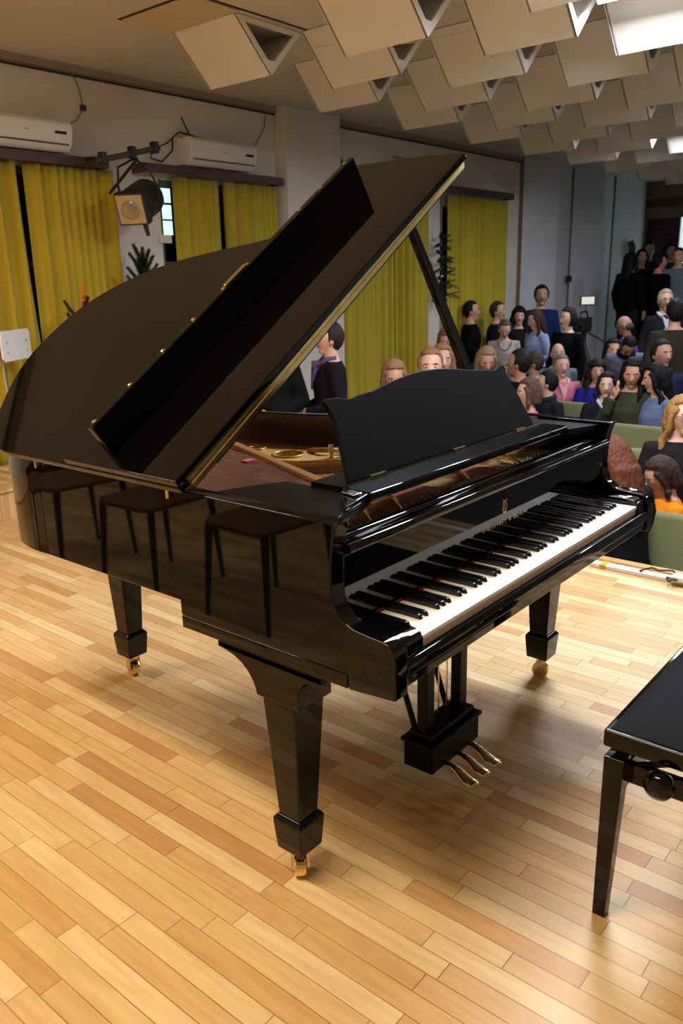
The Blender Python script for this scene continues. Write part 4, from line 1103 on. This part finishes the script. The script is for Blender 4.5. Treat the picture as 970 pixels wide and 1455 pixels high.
person(5.05, 2.28, 0.50, -0.6, 130, 'person with brown bob and bright magenta top turned sideways behind the piano', sit=True, top=(214, 46, 140), hair=(84, 62, 48), style='bob', female=True, hy=10, arms=('lap', 'lap'))
person(5.95, 2.53, 0.47, -0.6, 150, 'person with dark hair and charcoal hooded jacket in profile between magenta and pink tops', sit=True, top=(34, 34, 42), hair=(20, 16, 18), style='short', hy=-40, sk=(206, 164, 142), scarf=(40, 40, 50))
person(5.95, 2.83, 0.64, -0.6, 160, 'person with short dark hair in a black jacket seated behind the music desk tip', sit=True, top=(18, 20, 28), hair=(30, 24, 22), style='short', hy=-60, sk=(186, 136, 108))
person(6.85, 3.13, 0.55, -0.6, 160, 'person with greying hair seated behind the short-haired black jacket near the desk tip', sit=True, top=(58, 56, 54), hair=(60, 52, 46), style='short', hy=-40, sk=(182, 136, 112))
person(6.85, 3.50, 0.43, -0.6, 215, 'person in a beige jacket mostly hidden behind the music desk tip', sit=True, top=(128, 118, 104), hair=(120, 100, 80), style='bob', female=True)
person(6.85, 2.80, 0.53, -0.6, 222, 'person with short grey hair in a pink cardigan seated in the middle rows', sit=True, top=(206, 116, 140), hair=(120, 104, 92), style='short', female=True, sk=(218, 166, 150), vneck=(226, 176, 170), arms=('lap', 'lap'))
person(6.85, 2.42, 0.49, -0.6, 215, 'person with curly dark hair in a royal blue sweater behind the white-collared person', sit=True, top=(36, 36, 128), hair=(28, 22, 20), style='curly', female=True, sk=(196, 146, 120), arms=('lap', 'lap'))
person(7.75, 3.27, 0.57, -0.6, 215, 'bald person in a grey shirt seated behind the pink cardigan', sit=True, top=(110, 120, 130), hair=(110, 96, 84), style='bald', sk=(204, 158, 136))
person(6.85, 1.79, 0.69, -0.6, 215, 'person with dark hair and navy jacket seated behind the black-haired person', sit=True, top=(34, 38, 62), hair=(34, 26, 24), style='short', sk=(190, 140, 116), scarf=(24, 24, 26), hy=20)
person(7.75, 1.98, 0.67, -0.6, 200, 'person in a blue jacket half hidden beside the olive-backed standing person', sit=True, top=(30, 34, 70), hair=(40, 30, 26), style='short', sk=(186, 140, 116))
person(7.75, 2.62, 0.62, -0.6, 215, 'person with long black hair and black coat beside the tripod foot', sit=True, top=(16, 16, 18), hair=(14, 12, 13), style='xlong', female=True)
person(5.05, 3.12, 0.73, -0.6, 222, 'person with blond hair whose face shows just above the music desk', sit=True, top=(60, 50, 46), hair=(150, 110, 66), style='bob', female=True, sk=(214, 170, 146))
person(4.15, 2.65, 0.78, -0.6, 215, 'small person with light brown hair peeping over the music desk edge', sit=True, top=(90, 70, 60), hair=(130, 92, 62), style='short', sk=(206, 160, 138))
person(5.95, 3.19, 0.66, -0.6, 222, 'person with fair fringe of hair showing beside the lid prop foot', sit=True, top=(40, 40, 46), hair=(146, 124, 92), style='bob', female=True, hp=-20)
person(4.15, 3.00, 0.69, -0.6, 222, 'person with fair hair just showing over the sloping edge of the music desk', sit=True, top=(80, 70, 60), hair=(142, 108, 80), style='bob', female=True, hp=-15)
person(6.60, 4.08, 0.80, -0.6, 215, 'person with blond hair in a black coat standing beside the lid prop', top=(8, 8, 10), coat=True, hair=(122, 84, 52), style='long', female=True, sk=(206, 162, 140), hp=-15, lean=10)
person(3.60, 3.22, 1.02, -0.6, 140, 'person in a dark jacket over a purple shirt with clasped hands, under the lid', top=(24, 20, 28), pants=(120, 20, 28), hair=(40, 34, 32), style='short', vneck=(92, 76, 108), arms=('clasp', 'clasp'), coat=False, sk=(206, 160, 136))
person(8.30, 4.75, 1.02, -0.6, -60, 'person in a black jacket in profile before the last yellow curtain', top=(8, 8, 10), hair=(16, 14, 14), style='short', arms=('clasp', 'down'), hy=0)
person(8.70, 4.58, 1.00, -0.6, -70, 'person with greying hair in a dark coat standing behind the beige sweater', top=(20, 20, 26), hair=(52, 46, 42), style='short', hy=-10, coat=True)
person(7.80, 4.00, 0.85, -0.6, 215, 'person in a light beige sweater with grey necklace, looking down', top=(168, 156, 152), pants=(52, 50, 56), hair=(92, 74, 60), style='short', female=True, hp=-28, necklace=True, sk=(206, 162, 142))
person(8.90, 4.38, 0.92, -0.6, 215, 'person with curly black hair and black top standing by the beige wall strip', top=(26, 24, 26), hair=(14, 12, 13), style='curly', female=True, sk=(206, 166, 146))
person(9.60, 4.41, 1.17, -0.6, 215, 'tallest person in a blue jacket standing against the grey hall panel', top=(22, 42, 88), hair=(34, 28, 26), style='bun', female=True, sk=(188, 142, 120))
person(8.30, 3.83, 0.92, -0.6, 150, 'person with very long brown hair and pale blue sleeves in profile', top=(146, 160, 206), hair=(58, 38, 32), style='xlong', female=True, sk=(206, 160, 140), arms=('clasp', 'clasp'), hp=-15)
person(8.00, 3.29, 0.95, -0.6, 165, 'person in a black coat with tied-back hair standing before the tripod', top=(8, 8, 10), coat=True, hair=(34, 26, 24), style='tail', female=True, sk=(212, 168, 148), hy=-10)
person(7.50, 2.36, 0.75, -0.6, 215, 'person in a grey-blue sweater and dark scarf bending forward in the rows', top=(104, 104, 124), hair=(24, 18, 18), style='short', hp=-30, lean=28, scarf=(20, 20, 24), sk=(190, 142, 122))
person(8.50, 2.80, 0.86, -0.6, 100, 'bald-cropped person in a purple jumper standing behind the bending person', top=(92, 60, 160), hair=(70, 58, 52), style='bald', sk=(160, 118, 98), lean=10)
person(7.40, 1.88, 1.06, -0.6, 40, 'person with dark hair in a brown-grey jacket seen from behind by the frame edge', top=(50, 46, 40), hair=(22, 18, 18), style='short')
person(9.40, 2.64, 1.11, -0.6, 215, 'person with pale hair and glasses partly hidden behind the brown-grey jacket', top=(30, 28, 34), hair=(150, 140, 124), style='short', female=True, glasses=True, vneck=(190, 196, 210), sk=(190, 150, 120))
person(11.70, 3.97, 1.62, 0.0, -20, 'person in a long black coat against the last hall panel near the door', top=(8, 8, 10), coat=True, hair=(10, 9, 10), style='long', sk=(150, 112, 92))
person(12.60, 4.14, 1.68, 0.0, 215, 'person with dark hair half hidden behind the long black coat at the rear', top=(18, 16, 20), hair=(24, 16, 16), style='long', female=True, sk=(160, 122, 104), coat=True)
person(13.40, 4.32, 1.81, 0.0, 215, 'person in dark clothes standing nearest the brown door', top=(22, 20, 22), hair=(20, 16, 16), style='short', sk=(150, 112, 96))
person(12.00, 3.64, 1.59, 0.0, -30, 'person in a wide black jacket with reddish cheek at the rear of the hall', top=(8, 8, 10), coat=True, hair=(18, 14, 14), style='short', sk=(200, 130, 120), hy=-20)
person(13.20, 3.89, 1.78, 0.0, 215, 'person with dark curly hair between the black jacket and the grey hooded top', top=(26, 30, 36), hair=(18, 14, 14), style='curly', sk=(150, 114, 96))
person(12.20, 3.42, 1.67, 0.0, 215, 'person in a pale grey hooded top at the frame edge below the bright window', top=(96, 104, 118), hair=(30, 24, 22), style='short', sk=(200, 156, 132), hy=-30)
person(3.15, 3.50, 1.11, -0.75, 215, 'person in black with joined hands standing behind the raised lid by the piano rim', top=(14, 18, 18), coat=True, arms=('clasp', 'clasp'), hair=(40, 30, 24), style='short')

# ------------------------------------------------------------------ video camera on a tripod
t = tag(empty('video_camera', (9.1, 3.55, ZH)), 'black video camera on tripod with a small lit monitor, by the hall panels', 'camera')
cx, cy = 9.1, 3.55; KB = mat('camera_black', (16, 16, 18), rough=.4)
for k in range(3):
    a = k * 2.094 + .4
    bm = new(); tube(bm, [(cx, cy, .62), (cx + .22 * math.cos(a), cy + .22 * math.sin(a), 0.0), (cx + .38 * math.cos(a), cy + .38 * math.sin(a), ZH)], [.03, .024, .014], 8); obj('tripod_leg', bm, KB, t)
bm = new(); tube(bm, [(cx, cy, .58), (cx, cy, .74)], .035, 10); obj('tripod_head', bm, KB, t)
bm = new(); box(bm, cx - .16, cx + .12, cy - .055, cy + .055, .74, .92); obj('camera_body', bm, KB, t, bevel=.012)
bm = new(); tube(bm, [(cx - .16, cy, .84), (cx - .34, cy, .84)], [.045, .05], 14); obj('lens', bm, KB, t)
bm = new(); tube(bm, [(cx - .14, cy, .92), (cx - .12, cy, .99), (cx + .06, cy, .99), (cx + .09, cy, .92)], .012, 8); obj('carry_handle', bm, KB, t)
bm = new(); tube(bm, [(cx, cy, .76), (cx + .2, cy - .2, .60)], .01, 8); obj('pan_handle', bm, KB, t)
Mm = Matrix.Translation((cx + .02, cy - .02, 1.13)) @ Matrix.Rotation(R(-50), 4, 'Z')
bm = new(); box(bm, -.10, .10, -.01, .015, -.06, .06, Mm); mo = obj('monitor', bm, KB, t, bevel=.004)
bm = new(); box(bm, -.082, .082, -.0125, -.0105, -.046, .046, Mm); obj('screen', bm, mat('screen_glow', (200, 196, 180), emit=(214, 208, 190), estr=.35), mo)
bm = new(); tube(bm, [(cx, cy, .99), (cx + .02, cy, 1.08)], .01, 6); obj('monitor_arm', bm, KB, t)

# ------------------------------------------------------------------ world, camera, view
wd = bpy.data.worlds.new('world'); bpy.context.scene.world = wd; wd.use_nodes = True
bg = wd.node_tree.nodes['Background']; bg.inputs[0].default_value = (0.02, 0.025, 0.04, 1); bg.inputs[1].default_value = 0.3
cy_, sy_ = math.cos(YAW), math.sin(YAW)
f = Vector((sy_ * math.cos(PIT), cy_ * math.cos(PIT), math.sin(PIT)))
r0 = Vector((cy_, -sy_, 0)); u0 = r0.cross(f)
c, s = math.cos(ROL), math.sin(ROL)
rr = r0 * c + u0 * s; uu = -r0 * s + u0 * c
cam = bpy.data.cameras.new('camera'); co = bpy.data.objects.new('camera', cam); C.objects.link(co)
co.matrix_world = Matrix(((rr.x, uu.x, -f.x, CAM.x), (rr.y, uu.y, -f.y, CAM.y), (rr.z, uu.z, -f.z, CAM.z), (0, 0, 0, 1)))
cam.sensor_fit = 'VERTICAL'; cam.sensor_height = 22.3; cam.sensor_width = 14.9; cam.lens = 22.3 * FPX / 1455
cam.clip_start = .05; cam.clip_end = 100
cam.dof.use_dof = True; cam.dof.focus_distance = 2.35; cam.dof.aperture_fstop = 4.0
sc = bpy.context.scene; sc.camera = co
sc.view_settings.view_transform = 'Standard'; sc.view_settings.look = 'None'; sc.view_settings.exposure = 0.36; sc.view_settings.gamma = 1.0
sc.view_settings.use_curve_mapping = False
sc.cycles.use_denoising = True
sc.cycles.max_bounces = 8; sc.cycles.sample_clamp_indirect = 6
